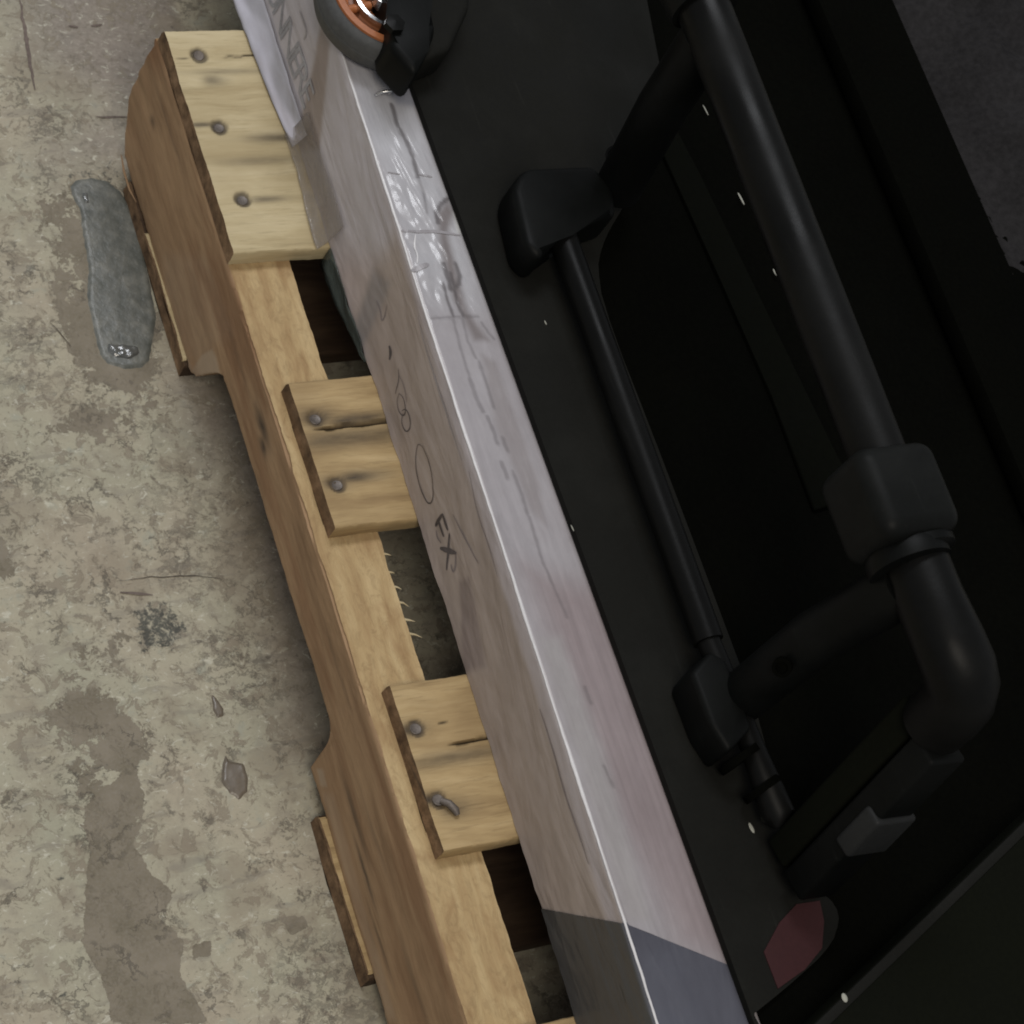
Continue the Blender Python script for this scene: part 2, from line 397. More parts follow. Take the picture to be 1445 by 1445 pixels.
def lathe(name, prof, centre, mat, parent=None, n=48, axis=Vector((0, 0, 1)), close=True):
    """prof: (radius, height) pairs round the axis"""
    q = Vector((0, 0, 1)).rotation_difference(axis.normalized())
    vs, fs = [], []
    for r, h in prof:
        for k in range(n):
            a = 2 * math.pi * k / n
            vs.append(tuple(Vector(centre) + q @ Vector((r * math.cos(a), r * math.sin(a), h))))
    m = len(prof)
    for i in range(m if close else m - 1):
        j = (i + 1) % m
        for k in range(n):
            k2 = (k + 1) % n
            fs.append((i * n + k, i * n + k2, j * n + k2, j * n + k))
    if not close:
        fs.append(tuple(range(n))[::-1]); fs.append(tuple((m - 1) * n + k for k in range(n)))
    return mesh_obj(name, vs, fs, mat, parent, smooth=40)

def n2(x, y, z=0.0): return NZ.noise(Vector((x, y, z)))
def fbm(x, y, z=0.0, o=4): return NZ.fractal(Vector((x, y, z)), 1.0, 2.0, o)
def sm(a, b, x):
    t = max(0.0, min(1.0, (x - a) / (b - a))); return t * t * (3 - 2 * t)

def sd_poly(x, y, poly):
    """signed distance, negative inside"""
    d = 1e9; ins = False; n = len(poly); j = n - 1
    for i in range(n):
        xi, yi = poly[i]; xj, yj = poly[j]
        ex, ey = xj - xi, yj - yi; wx, wy = x - xi, y - yi
        t = max(0.0, min(1.0, (wx * ex + wy * ey) / (ex * ex + ey * ey + 1e-9)))
        dx, dy = wx - ex * t, wy - ey * t
        d = min(d, dx * dx + dy * dy)
        if (yi > y) != (yj > y) and x < (xj - xi) * (y - yi) / (yj - yi) + xi: ins = not ins
        j = i
    d = math.sqrt(d)
    return -d if ins else d

class Zone:
    def __init__(s, poly, soft, val=1.0):
        s.p = poly; s.s = soft; s.v = val
        s.b = (min(q[0] for q in poly) - soft, max(q[0] for q in poly) + soft, min(q[1] for q in poly) - soft, max(q[1] for q in poly) + soft)
    def __call__(s, x, y):
        if x < s.b[0] or x > s.b[1] or y < s.b[2] or y > s.b[3]: return 0.0
        return s.v * sm(s.s, -s.s, sd_poly(x, y, s.p))

def axis_pts(lo, hi, step, far_lo, far_hi):
    a = [lo + step * i for i in range(int((hi - lo) / step) + 1)]
    g = step * 3; x = lo; pre = []
    while x > far_lo: x -= g; g *= 1.7; pre.append(x)
    g = step * 3; x = a[-1]; post = []
    while x < far_hi: x += g; g *= 1.7; post.append(x)
    return pre[::-1] + a + post

# ------------------------------------------------------------------ FLOOR
bare_z = [Zone(p, s, v) for p, s, v in [
    ([(-123.9,-181.1), (-93.3,-165.8), (-92.3,-199.1), (-105.2,-209), (-100.3,-228.2), (-89.5,-240.4), (-103.5,-249.7), (-93.2,-267.7), (-100.4,-285.9), (-90.2,-313.5), (-142.4,-302.1), (-140.7,-281.3), (-147.7,-256.5), (-135.1,-223.5)], 4, 0.8),
    ([(-141.6,-117.9), (-111.8,-112.1), (-78.3,-125.9), (-85.2,-158.8), (-125.8,-180.7), (-139.8,-157.7)], 14, 0.52),
    ([(-49.2,59.6), (-3.3,64.7), (-11.2,36.7), (-39.6,30.4), (-67.4,24.1), (-91.8,45.3)], 14, 0.42),
    ([(-48,216.7), (-4.5,209.3), (7.2,167.7), (-2.4,84), (-19.1,56.6), (-62,60.9), (-69.8,80.6), (-68.1,138.3)], 16, 0.5),
    ([(-120.9,30.1), (-115.3,2.3), (-130.3,-48.9), (-152.8,-50.2), (-138,27.5)], 12, 0.35),
    ([(-111.2,-86.4), (-80.1,-86.7), (-82,-116.7), (-124.6,-114.3)], 10, 0.45),
    ([(-36.6,-265.1), (-21.8,-265.2), (-20.4,-274.5), (-33.8,-276.6)], 3, 1.0),
    ([(-89.4,-268.5), (-77.3,-268.9), (-80,-278.3), (-92,-277.8)], 3, 0.9),
]]
keep_z = [Zone(p, s, v) for p, s, v in [
    ([(-113.6,-195.2), (-51.9,-181.4), (1.6,-203.6), (-4.5,-332.3), (-90.2,-313.5), (-89.5,-240.4), (-100.3,-228.2), (-105.2,-209)], 6, 0.35),
    ([(-36.8,-7.2), (50.2,-17.7), (18.3,-150.1), (-49.5,-173.3), (-72.5,-135.4)], 12, 0.22),
    ([(-173,-180.3), (-134.7,-199.5), (-152.7,-282.6), (-200,-289.4)], 8, 0.25),
]]
speck_z = [Zone(p, s, v) for p, s, v in [
    ([(-43.1,-265.8), (5.5,-287.9), (-0.5,-333.1), (-51.8,-321.9)], 10, 0.8),
    ([(-40.9,-83.6), (22.9,-106.4), (8.5,-152.9), (-41.3,-144.8)], 12, 0.9),
    ([(6.3,34.9), (50.2,-17.7), (29.5,-84.7), (-63.3,-71.5), (-47,3.3)], 14, 0.5),
    ([(-97.1,126), (-63.8,104), (-78.8,62.6), (-112,66)], 12, 0.7),
]]
stain_shade_z = [Zone(p, s, v) for p, s, v in [
    ([(-71.4,-70.3), (-48.3,-71.4), (-36.5,-90.9), (-51,-104.1), (-76,-102.5)], 9, 0.66),
    ([(-130.1,-151.1), (-95.1,-157.1), (-100.5,-177), (-131.4,-171.5)], 9, 0.42),
    ([(-49.3,211.7), (-0.4,224.6), (12.4,203.2), (-20.7,200)], 6, 0.5),
    ([(30, -800), (30, 235), (700, 235), (700, -800)], 9, 1.0),  # shade beneath the pallet, painted into the floor as a dark zone
    ([(-158.9,-216.9), (-145.4,-217.5), (-149.2,-224.7)], 3, 0.6), ([(-169.1,-279.1), (-159.5,-279.2), (-163.7,-287.9)], 3, 0.6),
]]
mauve_z = [Zone(p, s, v) for p, s, v in [
    ([(1,408.2), (181.7,409.5), (136.1,261.6), (17.3,255.3), (7.4,219), (-46.7,221.8), (4.8,261), (-36,299.4), (-34.4,342.2)], 30, 1.0),
    ([(-0.7,74.1), (61.1,48.5), (23.2,-177.2), (-6.2,-172.2), (5.7,-103.8), (10.4,-12.9), (-6.9,36.3)], 22, 0.85),  # mauve tint by the notch, with part of its shade painted in
]]
fx = axis_pts(-262, 70, 2.2, -3500, 3500)
fy = axis_pts(-440, 420, 2.2, -3500, 3500)
fv, fc = [], []
for y in fy:
    for x in fx:
        inside = -264 < x < 72 and -442 < y < 422
        if inside:
            r = 0.08 + max(z(x, y) for z in bare_z) - max(z(x, y) for z in keep_z)
            g = max(z(x, y) for z in speck_z); b = max(z(x, y) for z in stain_shade_z); a = max(z(x, y) for z in mauve_z)
            h = 0.25 * fbm(x * 0.02, y * 0.02) - 0.4 * max(0.0, min(1.0, r))
        else: r, g, b, a, h = 0.1, 0.1, 0, 0.1, 0
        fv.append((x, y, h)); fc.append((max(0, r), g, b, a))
W_ = len(fx)
ff = [(j * W_ + i, j * W_ + i + 1, (j + 1) * W_ + i + 1, (j + 1) * W_ + i) for j in range(len(fy) - 1) for i in range(W_ - 1)]
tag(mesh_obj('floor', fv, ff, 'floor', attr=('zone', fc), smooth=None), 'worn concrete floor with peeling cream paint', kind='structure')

FLOOR = bpy.data.objects['floor']
def floor_line(name, pts, w, mat):
    out = []
    for (a, b), (c, e) in zip(pts, pts[1:]):
        n = max(1, int(math.hypot(c - a, e - b) / 1.5))
        out += [(a + (c - a) * i / n, b + (e - b) * i / n) for i in range(n)]
    out.append(pts[-1]); vs, fs = [], []
    for i, (x, y) in enumerate(out):
        p, q = out[max(0, i - 1)], out[min(len(out) - 1, i + 1)]
        dx, dy = q[0] - p[0], q[1] - p[1]; L = math.hypot(dx, dy) + 1e-9
        x += 0.9 * n2(x * 0.12, y * 0.12, 5); y += 0.9 * n2(x * 0.12, y * 0.12, 9)
        ww = w * 0.36 * (0.25 + 0.75 * math.sin(math.pi * i / max(1, len(out) - 1))) * (1 + 0.6 * n2(i * 0.5, w * 5))
        for s_ in (-1, 1): vs.append((x - dy / L * ww * s_, y + dx / L * ww * s_, 0.55))
    for i in range(len(out) - 1): fs.append((2 * i, 2 * i + 1, 2 * i + 3, 2 * i + 2))
    return mesh_obj(name, vs, fs, mat, FLOOR, smooth=None)
for pts, w, m in [
    ([(-74.1,-56.7), (-52.9,-57.4), (-29.8,-59.6), (-13.2,-63.3), (-9.7,-69.2)], 0.7, 'crack'),
    ([(-30.8,342.1), (-33.8,315.3), (-36.5,294.1), (-37.9,274.1)], 3.4, 'scuff'), ([(-4.7,322.2), (2,321)], 2.2, 'scuff'), ([(10.7,321.9), (19.2,321.8)], 2.2, 'scuff'),
    ([(-70.5,111.8), (-65.9,104.2), (-62,94.2)], 0.8, 'crack'),
    ([(-4.2,253.5), (16.4,252.1)], 1.8, 'scuff'), ([(-73.8,-63.4), (-55.9,-68.1)], 2.4, 'scuff'),
]: floor_line('crack' if m == 'crack' else 'scuff_mark', pts, w, m)

# grey filler smear, brown drip, chips on the floor
def blob(name, poly, height, mat, parent=None, soft=4, rough=0.4, step=1.0, z0=0.3):
    xs = [p[0] for p in poly]; ys = [p[1] for p in poly]
    x0, x1, y0, y1 = min(xs) - 1, max(xs) + 1, min(ys) - 1, max(ys) + 1
    nx, ny = int((x1 - x0) / step) + 2, int((y1 - y0) / step) + 2
    idx, vs, fs = {}, [], []
    for j in range(ny):
        for i in range(nx):
            x, y = x0 + i * step, y0 + j * step
            d = sd_poly(x, y, poly) + 0.7 * n2(x * 0.25, y * 0.25, 3)
            if d < step * 0.7:
                k = sm(0.5, -soft, d)
                idx[(i, j)] = len(vs)
                vs.append((x, y, z0 - 0.9 + (height + 0.6) * k * (1 + rough * 0.5 * fbm(x * 0.06, y * 0.06, 8)) ))
    for j in range(ny - 1):
        for i in range(nx - 1):
            q = [(i, j), (i + 1, j), (i + 1, j + 1), (i, j + 1)]
            if all(c in idx for c in q): fs.append(tuple(idx[c] for c in q))
    return mesh_obj(name, vs, fs, mat, parent, smooth=60)

sm_t = thing('filler_patch', 'long smooth grey patch of hardened filler on the concrete beside the pallet foot', 'patch', (-18, 140, 0))
blob('smear', [(-34,204.8), (-28.2,209.6), (-18.8,210.6), (-9.6,207.5), (-2.4,199.9), (1.8,188.4), (2,165.5), (-0.6,133.1), (-3.7,108.6), (-11.7,89.7), (-16.1,80.4), (-22.6,76.2), (-33.7,76.3), (-43.5,81), (-46,88), (-45.3,107.2), (-43.8,126.6), (-37.8,145.8), (-34.9,170.5), (-32.1,187.9), (-34.6,195.7)], 0.8, 'smear', sm_t, soft=3)
blob('glossy_lump', [(-28.3,200.4), (-23.2,199.1), (-24.5,191), (-27.9,190.2), (-29.7,195.4)], 1.6, 'wet', sm_t, soft=2, step=0.6)
blob('glossy_lump', [(-39.7,95.1), (-30.2,94.3), (-20.2,91.4), (-20,85.6), (-27.4,81.4), (-38.4,83.4), (-42.4,88.6)], 2.0, 'wet', sm_t, soft=3, step=0.6, rough=2.0)
d_t = thing('resin_drip', 'glossy brown teardrop shaped drip stuck on the painted floor', 'drip', (-105, -190, 0))
blob('drip', [(-40.1,-167.3), (-38.9,-171.8), (-31.2,-174.8), (-30.6,-184.3), (-33.8,-192.2), (-40.2,-196.5), (-44.8,-191.9), (-47.7,-183), (-44.1,-173.4)], 1.2, 'drip', d_t, soft=2.5, step=0.7)
c_t = thing('paint_chip', 'thin brown sliver of loose paint above the glossy drip', 'chip', (-100, -150, 0))
blob('flake', [(-38.3,-130.1), (-35.8,-134.9), (-33.5,-141.7), (-34.7,-145.9), (-39.5,-147.7), (-40.1,-140.7)], 0.8, 'drip', c_t, soft=1.5, step=0.6)

# ------------------------------------------------------------------ PALLET
ZT, DT = 103.0, 114.0                         # top of the stringers, top of the deck
pal = thing('wooden_pallet', 'worn pine pallet with nailed deck boards under the wrapped carton', 'pallet', (0, 242, 0))
END = [(242.5,99.3), (241.2,83.5), (238.5,66), (236,43.9), (229.2,31.4), (221,20.7), (211.5,11.9), (201,8.4)]
def y_end(z):                                 # chipped far end of the stringer
    pts = sorted([(q[1], q[0]) for q in END])
    if z <= pts[0][0]: return pts[0][1] - (pts[0][0] - z) * 0.6
    for (a, ya), (b, yb) in zip(pts, pts[1:]):
        if a <= z <= b: return min(238.0 - max(0, z - 80) * 0.1, ya + (yb - ya) * (z - a) / (b - a))
    return min(238.0, pts[-1][1])
def notch(y):
    """underside height of the stringer"""
    zb = 12.5
    for hi, lo in ((66, -189), (-342, -569)):
        if lo < y < hi:
            d = min(hi - y, y - lo) if hi - y > 30 else 99
            if hi - y <= 30: return 12.5 + 42.5 * sm(0, 30, hi - y + 1.5 * n2(y * 0.3, 4))
            zb = 12.5 + 42.5 * min(1.0, math.sqrt(max(0.0, 1 - (1 - min(1, d / 16.0)) ** 2)) * 0.55 + 0.45 * min(1, d / 2.5))
    return zb
SIDE_KNOTS = [(-12, 84, 17, 6, 1.0), (-20, 78, 8, 5, 1.0), (205, 66, 5, 4, .7), (-232, 50, 28, 3.2, .8), (-262, 42, 26, 2.6, .95), (-298, 34, 30, 2.4, .6), (-250, 66, 30, 3, .4), (-330, 60, 40, 3, .4), (-160, 84, 40, 2, .3), (32, 80, 28, 2.5, .35), (190, 84, 40, 2.0, .45), (120, 60, 3, 20, .0)]
PALE = [Zone([(63.3,5.3), (62.6,36.9), (57.3,52.6), (50.2,54.4), (31.8,51.5), (41,24.6)], 1.5, 0.75), Zone([(137.2,25.6), (103.6,79.9), (49,84.8), (58,53.1), (58.8,33.5), (74.8,15.6), (115.2,13.1)], 5, 0.22),
        Zone([(159.8,1.4), (152.5,12.9), (64.1,17.4), (62.6,4.8), (71.6,-4.4)], 1.5, 0.7), Zone([(-206.5,19.4), (-211.6,32.4), (-338.9,25.7), (-335.1,13.1)], 3, 0.35), Zone([(-192.3,20.9), (-195.8,29.6), (-205.7,28.1), (-202.3,19.5)], 1, 0.7)]
def stringer(x0, fine):
    L = pal
    ys = []
    y = 243.0
    while y > -774:
        ys.append(y)
        if fine and y > -420: y -= (1.0 if (30 < y < 70 or -195 < y < -170) else 2.0)
        else: y -= 14
    ys.append(-774)
    st = 1.9 if fine else 12
    nt, ns = int(38 / st), int(90 / (st * 1.25))
    vs, at, ring = [], [], None
    for y in ys:
        zb = notch(y)
        pr = [(x0 + 38 * i / nt, ZT, 0) for i in range(nt)]                         # top, left to right
        pr += [(x0 + 38, ZT - (ZT - zb) * i / ns, 1) for i in range(ns)]             # right side down
        pr += [(x0 + 38 - 38 * i / nt, zb, 2) for i in range(nt)]                    # underside
        pr += [(x0, zb + (ZT - zb) * i / ns, 3) for i in range(ns)]                  # outer side up
        ring = len(pr)
        for x, z, k in pr:
            yy = min(y, y_end(z)) if fine else min(y, 240)
            # rounded and bruised arrises
            ex = min(x - x0, x0 + 38 - x); ez = min(ZT - z, z - zb)
            dx = dz = 0.0
            if fine:
                j = 0.9 * fbm(yy * 0.045, 3.1, x0) + 0.45 * n2(yy * 0.3, 8.0)
                if x > x0 + 36: dx += 0.9 * fbm(yy * 0.05, 1.7, 0, 3) + 0.2 * n2(yy * 0.4, z * 0.2)
                if x < x0 + 1: dx += 0.5 * fbm(yy * 0.02, z * 0.03, 2) + 0.25 * n2(yy * 0.2, z * 0.25, 7)
                if k == 0: dz += 0.35 * fbm(x * 0.12, yy * 0.05, 5)
                if x < x0 + 1 and ZT - z < 2: dx += 0.9 + 0.8 * j; dz -= 0.5
                if x < x0 + 1 and z - zb < 1: dx += 0.9 + 0.9 * j
                if yy > 195: dx += -1.2 * sm(195, 240, yy) * n2(z * 0.12, yy * 0.03, 3) if x < x0 + 1 else 0
            vs.append((x + dx, yy, z + dz))
            r = g = b = 0.0
            if fine and k == 3 or x < x0 + 1:
                for ky, kz, ry, rz, v in SIDE_KNOTS:
                    q = ((yy - ky) / ry) ** 2 + ((z - kz) / rz) ** 2
                    if q < 4: r = max(r, v * math.exp(-q * 1.6))
                g = 0.6 * sm(0.0, 0.45, fbm(yy * 0.008, z * 0.05, 4)) * (1 if z > 60 else 0.5)
                g = max(g, 0.9 * sm(210, 238, yy) * sm(75, 95, z))
            pale = 0.0
            if fine and x < x0 + 1: pale = max(zz(yy, z) for zz in PALE)
            at.append((r, g, b, 1.0 - pale))
    fs, fm = [], []
    for j in range(len(ys) - 1):
        for i in range(ring):
            i2 = (i + 1) % ring
            fs.append((j * ring + i, (j + 1) * ring + i, (j + 1) * ring + i2, j * ring + i2))
            fm.append(0 if i < nt else 1)
    fs.append(tuple(range(ring))); fm.append(1)
    fs.append(tuple((len(ys) - 1) * ring + i for i in range(ring))[::-1]); fm.append(1)
    return mesh_obj('stringer', vs, fs, ['beam_top', 'beam_side'], L, attr=('stain', at), fmat=fm, smooth=40)
stringer(0, True)
stringer(331, False)
stringer(662, False)

def board(name, y0, y1, z0, z1, xl, xr, mat, parent, nails=(), cracks=(), stains=(), fine=130, seed=0, end=1.0, far_left=None):
    """board running along x; fine mesh near its left end. cracks: (xa, xb, y, width, depth); nails: (x, y)"""
    xs = []
    x = xl
    while x < min(xr, fine): xs.append(x); x += 1.25
    while x < xr: xs.append(x); x += 30
    xs.append(xr)
    step = 1.25
    m = int((y1 - y0) / step); k = max(2, int((z1 - z0) / 2.5))
    prof = [(y0 + (y1 - y0) * i / m, z1, 0) for i in range(m)] + [(y1, z1 - (z1 - z0) * i / k, 1) for i in range(k)] \
        + [(y1 - (y1 - y0) * i / 8, z0, 1) for i in range(8)] + [(y0, z0 + (z1 - z0) * i / k, 1) for i in range(k)]
    ring = len(prof)
    vs, at = [], []
    for i, x in enumerate(xs):
        for (y, z, s) in prof:
            dy = dz = dx = 0.0
            if s == 1 or y < y0 + 0.1 or y > y1 - 1.5:
                if y <= y0 + 0.1: dy = 0.7 * fbm(x * 0.03, seed + 2.0) + 0.3 * n2(x * 0.35, z * 0.3, seed)
                if y >= y1 - 0.1: dy = 0.7 * fbm(x * 0.03, seed + 9.0) + 0.3 * n2(x * 0.35, z * 0.3, seed)
                if abs(z - z1) < 0.1 and (y <= y0 + 0.1 or y >= y1 - 0.1): dz -= 0.7; dy += 0.5 if y <= y0 + .1 else -0.5
            if z == z1: dz += 0.25 * fbm(x * 0.015, y * 0.12, seed)
            if i == 0: dx = end * (0.7 * fbm(y * 0.03, seed + 1.0, z * 0.03, 2) + 0.12 * n2(y * 0.4, z * 0.4, seed)) + (0.5 if z == z1 else 0)
            r = g = b = 0.0
            if z == z1:
                for (xa, xb, cy, w, dep) in cracks:
                    if xa < x < xb:
                        cyy = cy + 1.1 * fbm(x * 0.05, seed + 5.0) + (x - xa) * 0.01
                        ta = min(1, (x - xa) / 12) * (1 if xb > 60 else min(1, (xb - x) / 8))
                        q = abs(y - cyy) / (w * max(0.15, ta))
                        if q < 1: dz -= dep * (1 - q * q) * ta; b = max(b, sm(1.0, 0.3, q) * min(1, ta * 1.3))
                for (sx, sy, rx, ry, v) in stains:
                    q = ((x - sx) / (rx if x > sx else rx * 0.55)) ** 2 + ((y - sy) / ry) ** 2
                    if q < 5: r = max(r, min(1.0, v * 1.6) * math.exp(-q * 0.95))
                for (nx, ny, *_) in nails:
                    d = math.hypot(x - nx, y - ny)
                    if d < 8.5: dz -= 1.5 * sm(6.0, 4.4, d); r = max(r, 0.95 * sm(6.2 + n2(x * .3, y * .3), 4.2, d))
            vs.append((x + dx, y + dy, z + dz)); at.append((r, g, b))
    fs, fm = [], []
    for i in range(len(xs) - 1):
        for j in range(ring):
            j2 = (j + 1) % ring
            fs.append((i * ring + j, i * ring + j2, (i + 1) * ring + j2, (i + 1) * ring + j)); fm.append(0)
    fs.append(tuple(range(ring))[::-1]); fm.append(1)
    fs.append(tuple((len(xs) - 1) * ring + j for j in range(ring))); fm.append(1)
    o = mesh_obj(name, vs, fs, [mat, 'end_grain'], parent, attr=('stain', at), fmat=fm, smooth=45)
    for nd in nails:
        nx, ny = nd[0], nd[1]; kind = nd[2] if len(nd) > 2 else 'flat'
        prof_n = [(0.4, -3), (3.7, -3), (3.9, -1.0), (3.8, -0.35), (3.4, -0.1), (2.4, -0.3), (0.4, -0.4)]
        ax = Vector((0.12 * n2(nx, ny), 0.1, 1)) if kind != 'proud' else Vector((-0.1, -0.3, 1))
        h = -0.35 if kind == 'flat' else 0.4
        prof_n = [(rr_ * (0.86 + 0.12 * n2(nx * 0.7, ny)), hh_) for rr_, hh_ in prof_n]
        lathe('nail', prof_n, (nx, ny, z1 + h - 0.6), 'nail', o, n=20, axis=ax, close=False)
        if kind == 'bent':
            tube('bent_shank', [(nx + 1, ny - 1, z1 + 0.2), (nx + 4, ny - 4, z1 + 2.2), (nx + 6.5, ny - 8, z1 + 2.0), (nx + 7, ny - 10.5, z1 + 1.2)], [1.8, 2.1, 2.2, 1.5], 'nail', o, n=12)
    return o

N1 = [(17.7,217.4), (16.2,167.7), (16.3,118.6)]
N2 = [(17.9,-23.7), (18.3,-64.6)]
N3 = [(18.5,-209.1), (17.9,-249.4)]
C2 = [(10,-29.5)]; C3 = [(28.6,-221.7), (23,-210.7)]
board('deck_board', 83, 235.5, ZT, DT, 0.0, 700, 'board', pal, seed=1,
      nails=[(*N1[0], 'proud'), N1[1], N1[2]],
      cracks=[(1, 15, N1[0][1] - 2, 0.8, 0.8), (24, 60, N1[0][1] - 1.5, 0.9, 1.0)],
      stains=[(N1[1][0] - 12, N1[1][1] + 2, 12, 1.6, .75), (N1[2][0] + 12, N1[2][1] - 1, 16, 2.2, .5), (48, N1[1][1] - 9, 30, 3, .5), (20, N1[1][1] + 32, 9, 4, .4), (30, N1[1][1] - 24, 40, 3, .32), (30, N1[0][1] - 12, 40, 2, .3), (38, N1[2][1] + 25, 30, 3, .28)], end=1.6)
board('deck_board', -90.9, 0, ZT, DT, 7.8, 700, 'board_warm', pal, seed=2, nails=[N2[0], N2[1]],
      cracks=[(11, 200, C2[0][1] - 1, 1.5, 3.0)],
      stains=[(N2[0][0] - 2, N2[0][1], 14, 6, 1.0), (N2[0][0] + 20, N2[0][1] - 3, 30, 4, .6), (32, N2[0][1] - 14, 70, 6, .5), (N2[1][0] - 3, N2[1][1] + 1, 11, 4, 1.0), (N2[1][0] + 10, N2[1][1] + 3, 20, 3.5, .6)])
board('deck_board', -278, -183.4, ZT, DT, 10.7, 700, 'board_warm', pal, seed=3, nails=[N3[0], (*N3[1], 'bent')],
      cracks=[(C3[0][0], 200, C3[0][1], 1.3, 2.6), (N3[0][0] + 5, N3[0][0] + 24, N3[0][1], 0.8, 0.8)],
      stains=[(N3[0][0] - 5, N3[0][1], 10, 4, .7), (30, C3[0][1] - 7, 50, 4, .45), (N3[1][0] - 6, N3[1][1] + 1, 10, 4, .8), (N3[1][0] + 5, N3[1][1] - 6, 12, 6, .45)])
board('deck_board', -466, -374, ZT, DT, 10, 700, 'board_warm', pal, seed=4)
board('deck_board', -652, -562, ZT, DT, 10, 700, 'board_warm', pal, seed=5)
board('bottom_board', 68.5, 199, 0.4, 12.4, -1.2, 700, 'shade_wood', pal, seed=6, fine=12, end=2.2)
board('bottom_board', -312, -216, 0.4, 12.4, -3.5, 700, 'shade_wood', pal, seed=7, fine=12, end=2.2)
board('bottom_board', -700, -600, 0.4, 12.4, -1, 700, 'shade_wood', pal, seed=8, fine=0)
# torn saw fibres on the inner edge of the stringer
rnd = random.Random(3)
for v in (786, 808, 822, 840, 861, 874):
    k = (v - 786) / 88.0
    y = -103 - 48 * k + rnd.uniform(-1, 1); a = rnd.uniform(0.2, 0.9); L = rnd.uniform(2.5, 7)
    z = ZT - 1.2
    p0 = (37.2, y, z); p1 = (37.6 + L * 0.6, y - L * 0.25, z + 0.5); p2 = (37.6 + L, y - L * a, z + 1.6)
    tube('wood_splinter', [p0, p1, p2], [0.9, 0.5, 0.12], 'board', pal, n=6)
# splintered upper edges of the low boards and long lifted slivers along the foot
board('wood_splinter', -309, -218, 12.6, 13.9, -3.4, 0.8, 'board_warm', pal, seed=21, fine=1, end=2.0)
board('wood_splinter', 72, 160, 12.6, 14.6, -2.2, 0.6, 'board', pal, seed=22, fine=1, end=2.2)
tube('wood_splinter', [(-1.5, 216, 14), (-2.6, 205, 13), (-2.4, 192, 12.5), (-1.2, 182, 14)], [0.3, 0.7, 0.6, 0.2], 'beam_side', pal, n=6)

# ------------------------------------------------------------------ WRAPPED CARTON
car = thing('wrapped_carton', 'flat pale carton in clear film with scribbled handwriting, lying on the pallet', 'carton', (60, -180, DT))
BZ0, BZ1 = DT + 0.6, 185.0
def xb(y): return 58.2 + 0.0128 * (y + 130)
def xr(y): return 55.9 + 0.0183 * (y + 400)
def ysc(y): return max(-420.0, min(260.0, y))
RIDGE = lambda y: 0.7 * fbm(y * 0.012, 4.4) + 0.35 * n2(y * 0.09, 2.0)
side_tones = [  # (zone on the long side in (y, z), colour)
    (Zone([(286.9,114.4), (200.2,227.7), (151.1,195.1), (45.3,189), (33.3,179.3), (79,115.7), (123.5,110.7), (158.7,109.3)], 16), (0.335, 0.33, 0.345)),
    (Zone([(54.3,196.2), (7.2,200), (-56.4,189.6), (-137.6,183.7), (-213,180.3), (-355.3,182.4), (-316.6,101), (-182.4,100.3), (-102.5,112.5), (-27.9,113.6), (35.5,114.8)], 10), (0.268, 0.238, 0.215)),
    (Zone([(194.8,176.6), (179.3,177.9), (137,134.2), (145.9,117.2), (156,109.5), (172.4,139.5)], 3), (0.225, 0.20, 0.185)),
    (Zone([(155.1,188.1), (148.7,196.5), (57.3,198.6), (-50.5,194.3), (-347.2,180.4), (-344.2,171.3), (-48.8,175.8), (63.3,182.1)], 4), (0.34, 0.325, 0.335)),
    (Zone([(-138.9,134.5), (-142.5,146.5), (-188.9,134.3), (-182.5,112.1)], 2.5), (0.20, 0.175, 0.165)),
    (Zone([(48.1,147.7), (30.8,161.1), (15.4,109.6), (27,105.5)], 4), (0.21, 0.20, 0.195)),
    (Zone([(268,98), (258.8,110.4), (245.2,107.9), (212.8,110.5), (161.8,111.9), (156.8,107.7), (185,99.8), (246.2,99.5)], 2.0), (0.60, 0.60, 0.70)),
    (Zone([(257.5,107.9), (254.5,112), (205.5,117.2), (162.7,125.1), (158.6,116.7), (178.2,113.2), (218.4,106.1)], 1.5), (0.56, 0.56, 0.64)),
]
top_tones = [
    (Zone([(71.1,183.6), (112.8,172.9), (105.6,44.8), (100.2,-9.3), (61.9,-6.1), (63.9,52.1), (64.4,107.4)], 12), (0.42, 0.42, 0.44)),
    (Zone([(63.3,-1.7), (106,-5.3), (110.5,-186.3), (68,-196.3), (60.7,-121.7)], 14), (0.35, 0.335, 0.35)),
    (Zone([(69.9,-156), (110.8,-173.9), (116.4,-337.4), (109.9,-384.8), (84.1,-364.7), (73.3,-306.5)], 14), (0.265, 0.225, 0.23)),
    (Zone([(64,-195.7), (76.1,-197.5), (77.9,-261.1), (72.6,-351.3), (59.2,-348.6), (61.8,-281.5)], 5), (0.325, 0.31, 0.312)),
    (Zone([(91.5,59.5), (100.7,66.9), (101.5,58.9), (93.4,45.6), (88.8,-3.9), (95.6,-22.3), (87.1,-21.5), (83.2,5.5), (86,37)], 3), (0.20, 0.18, 0.18)),
    (Zone([(105.1,56.4), (105.6,44.8), (99.4,46.1), (101.5,58.9)], 1.5), (0.56, 0.57, 0.57)),
    (Zone([(88.4,-30.5), (95.4,-35.5), (95.4,-109.1), (90.8,-133.8), (85.4,-124.8), (82,-73.4)], 3), (0.28, 0.26, 0.265)),
    (Zone([(91.1,144.3), (103.2,144), (102.9,129.5), (90.2,131.9)], 3), (0.30, 0.31, 0.36)),
]
def lerp3(a, b, t): return tuple(a[i] + (b[i] - a[i]) * t for i in range(3))
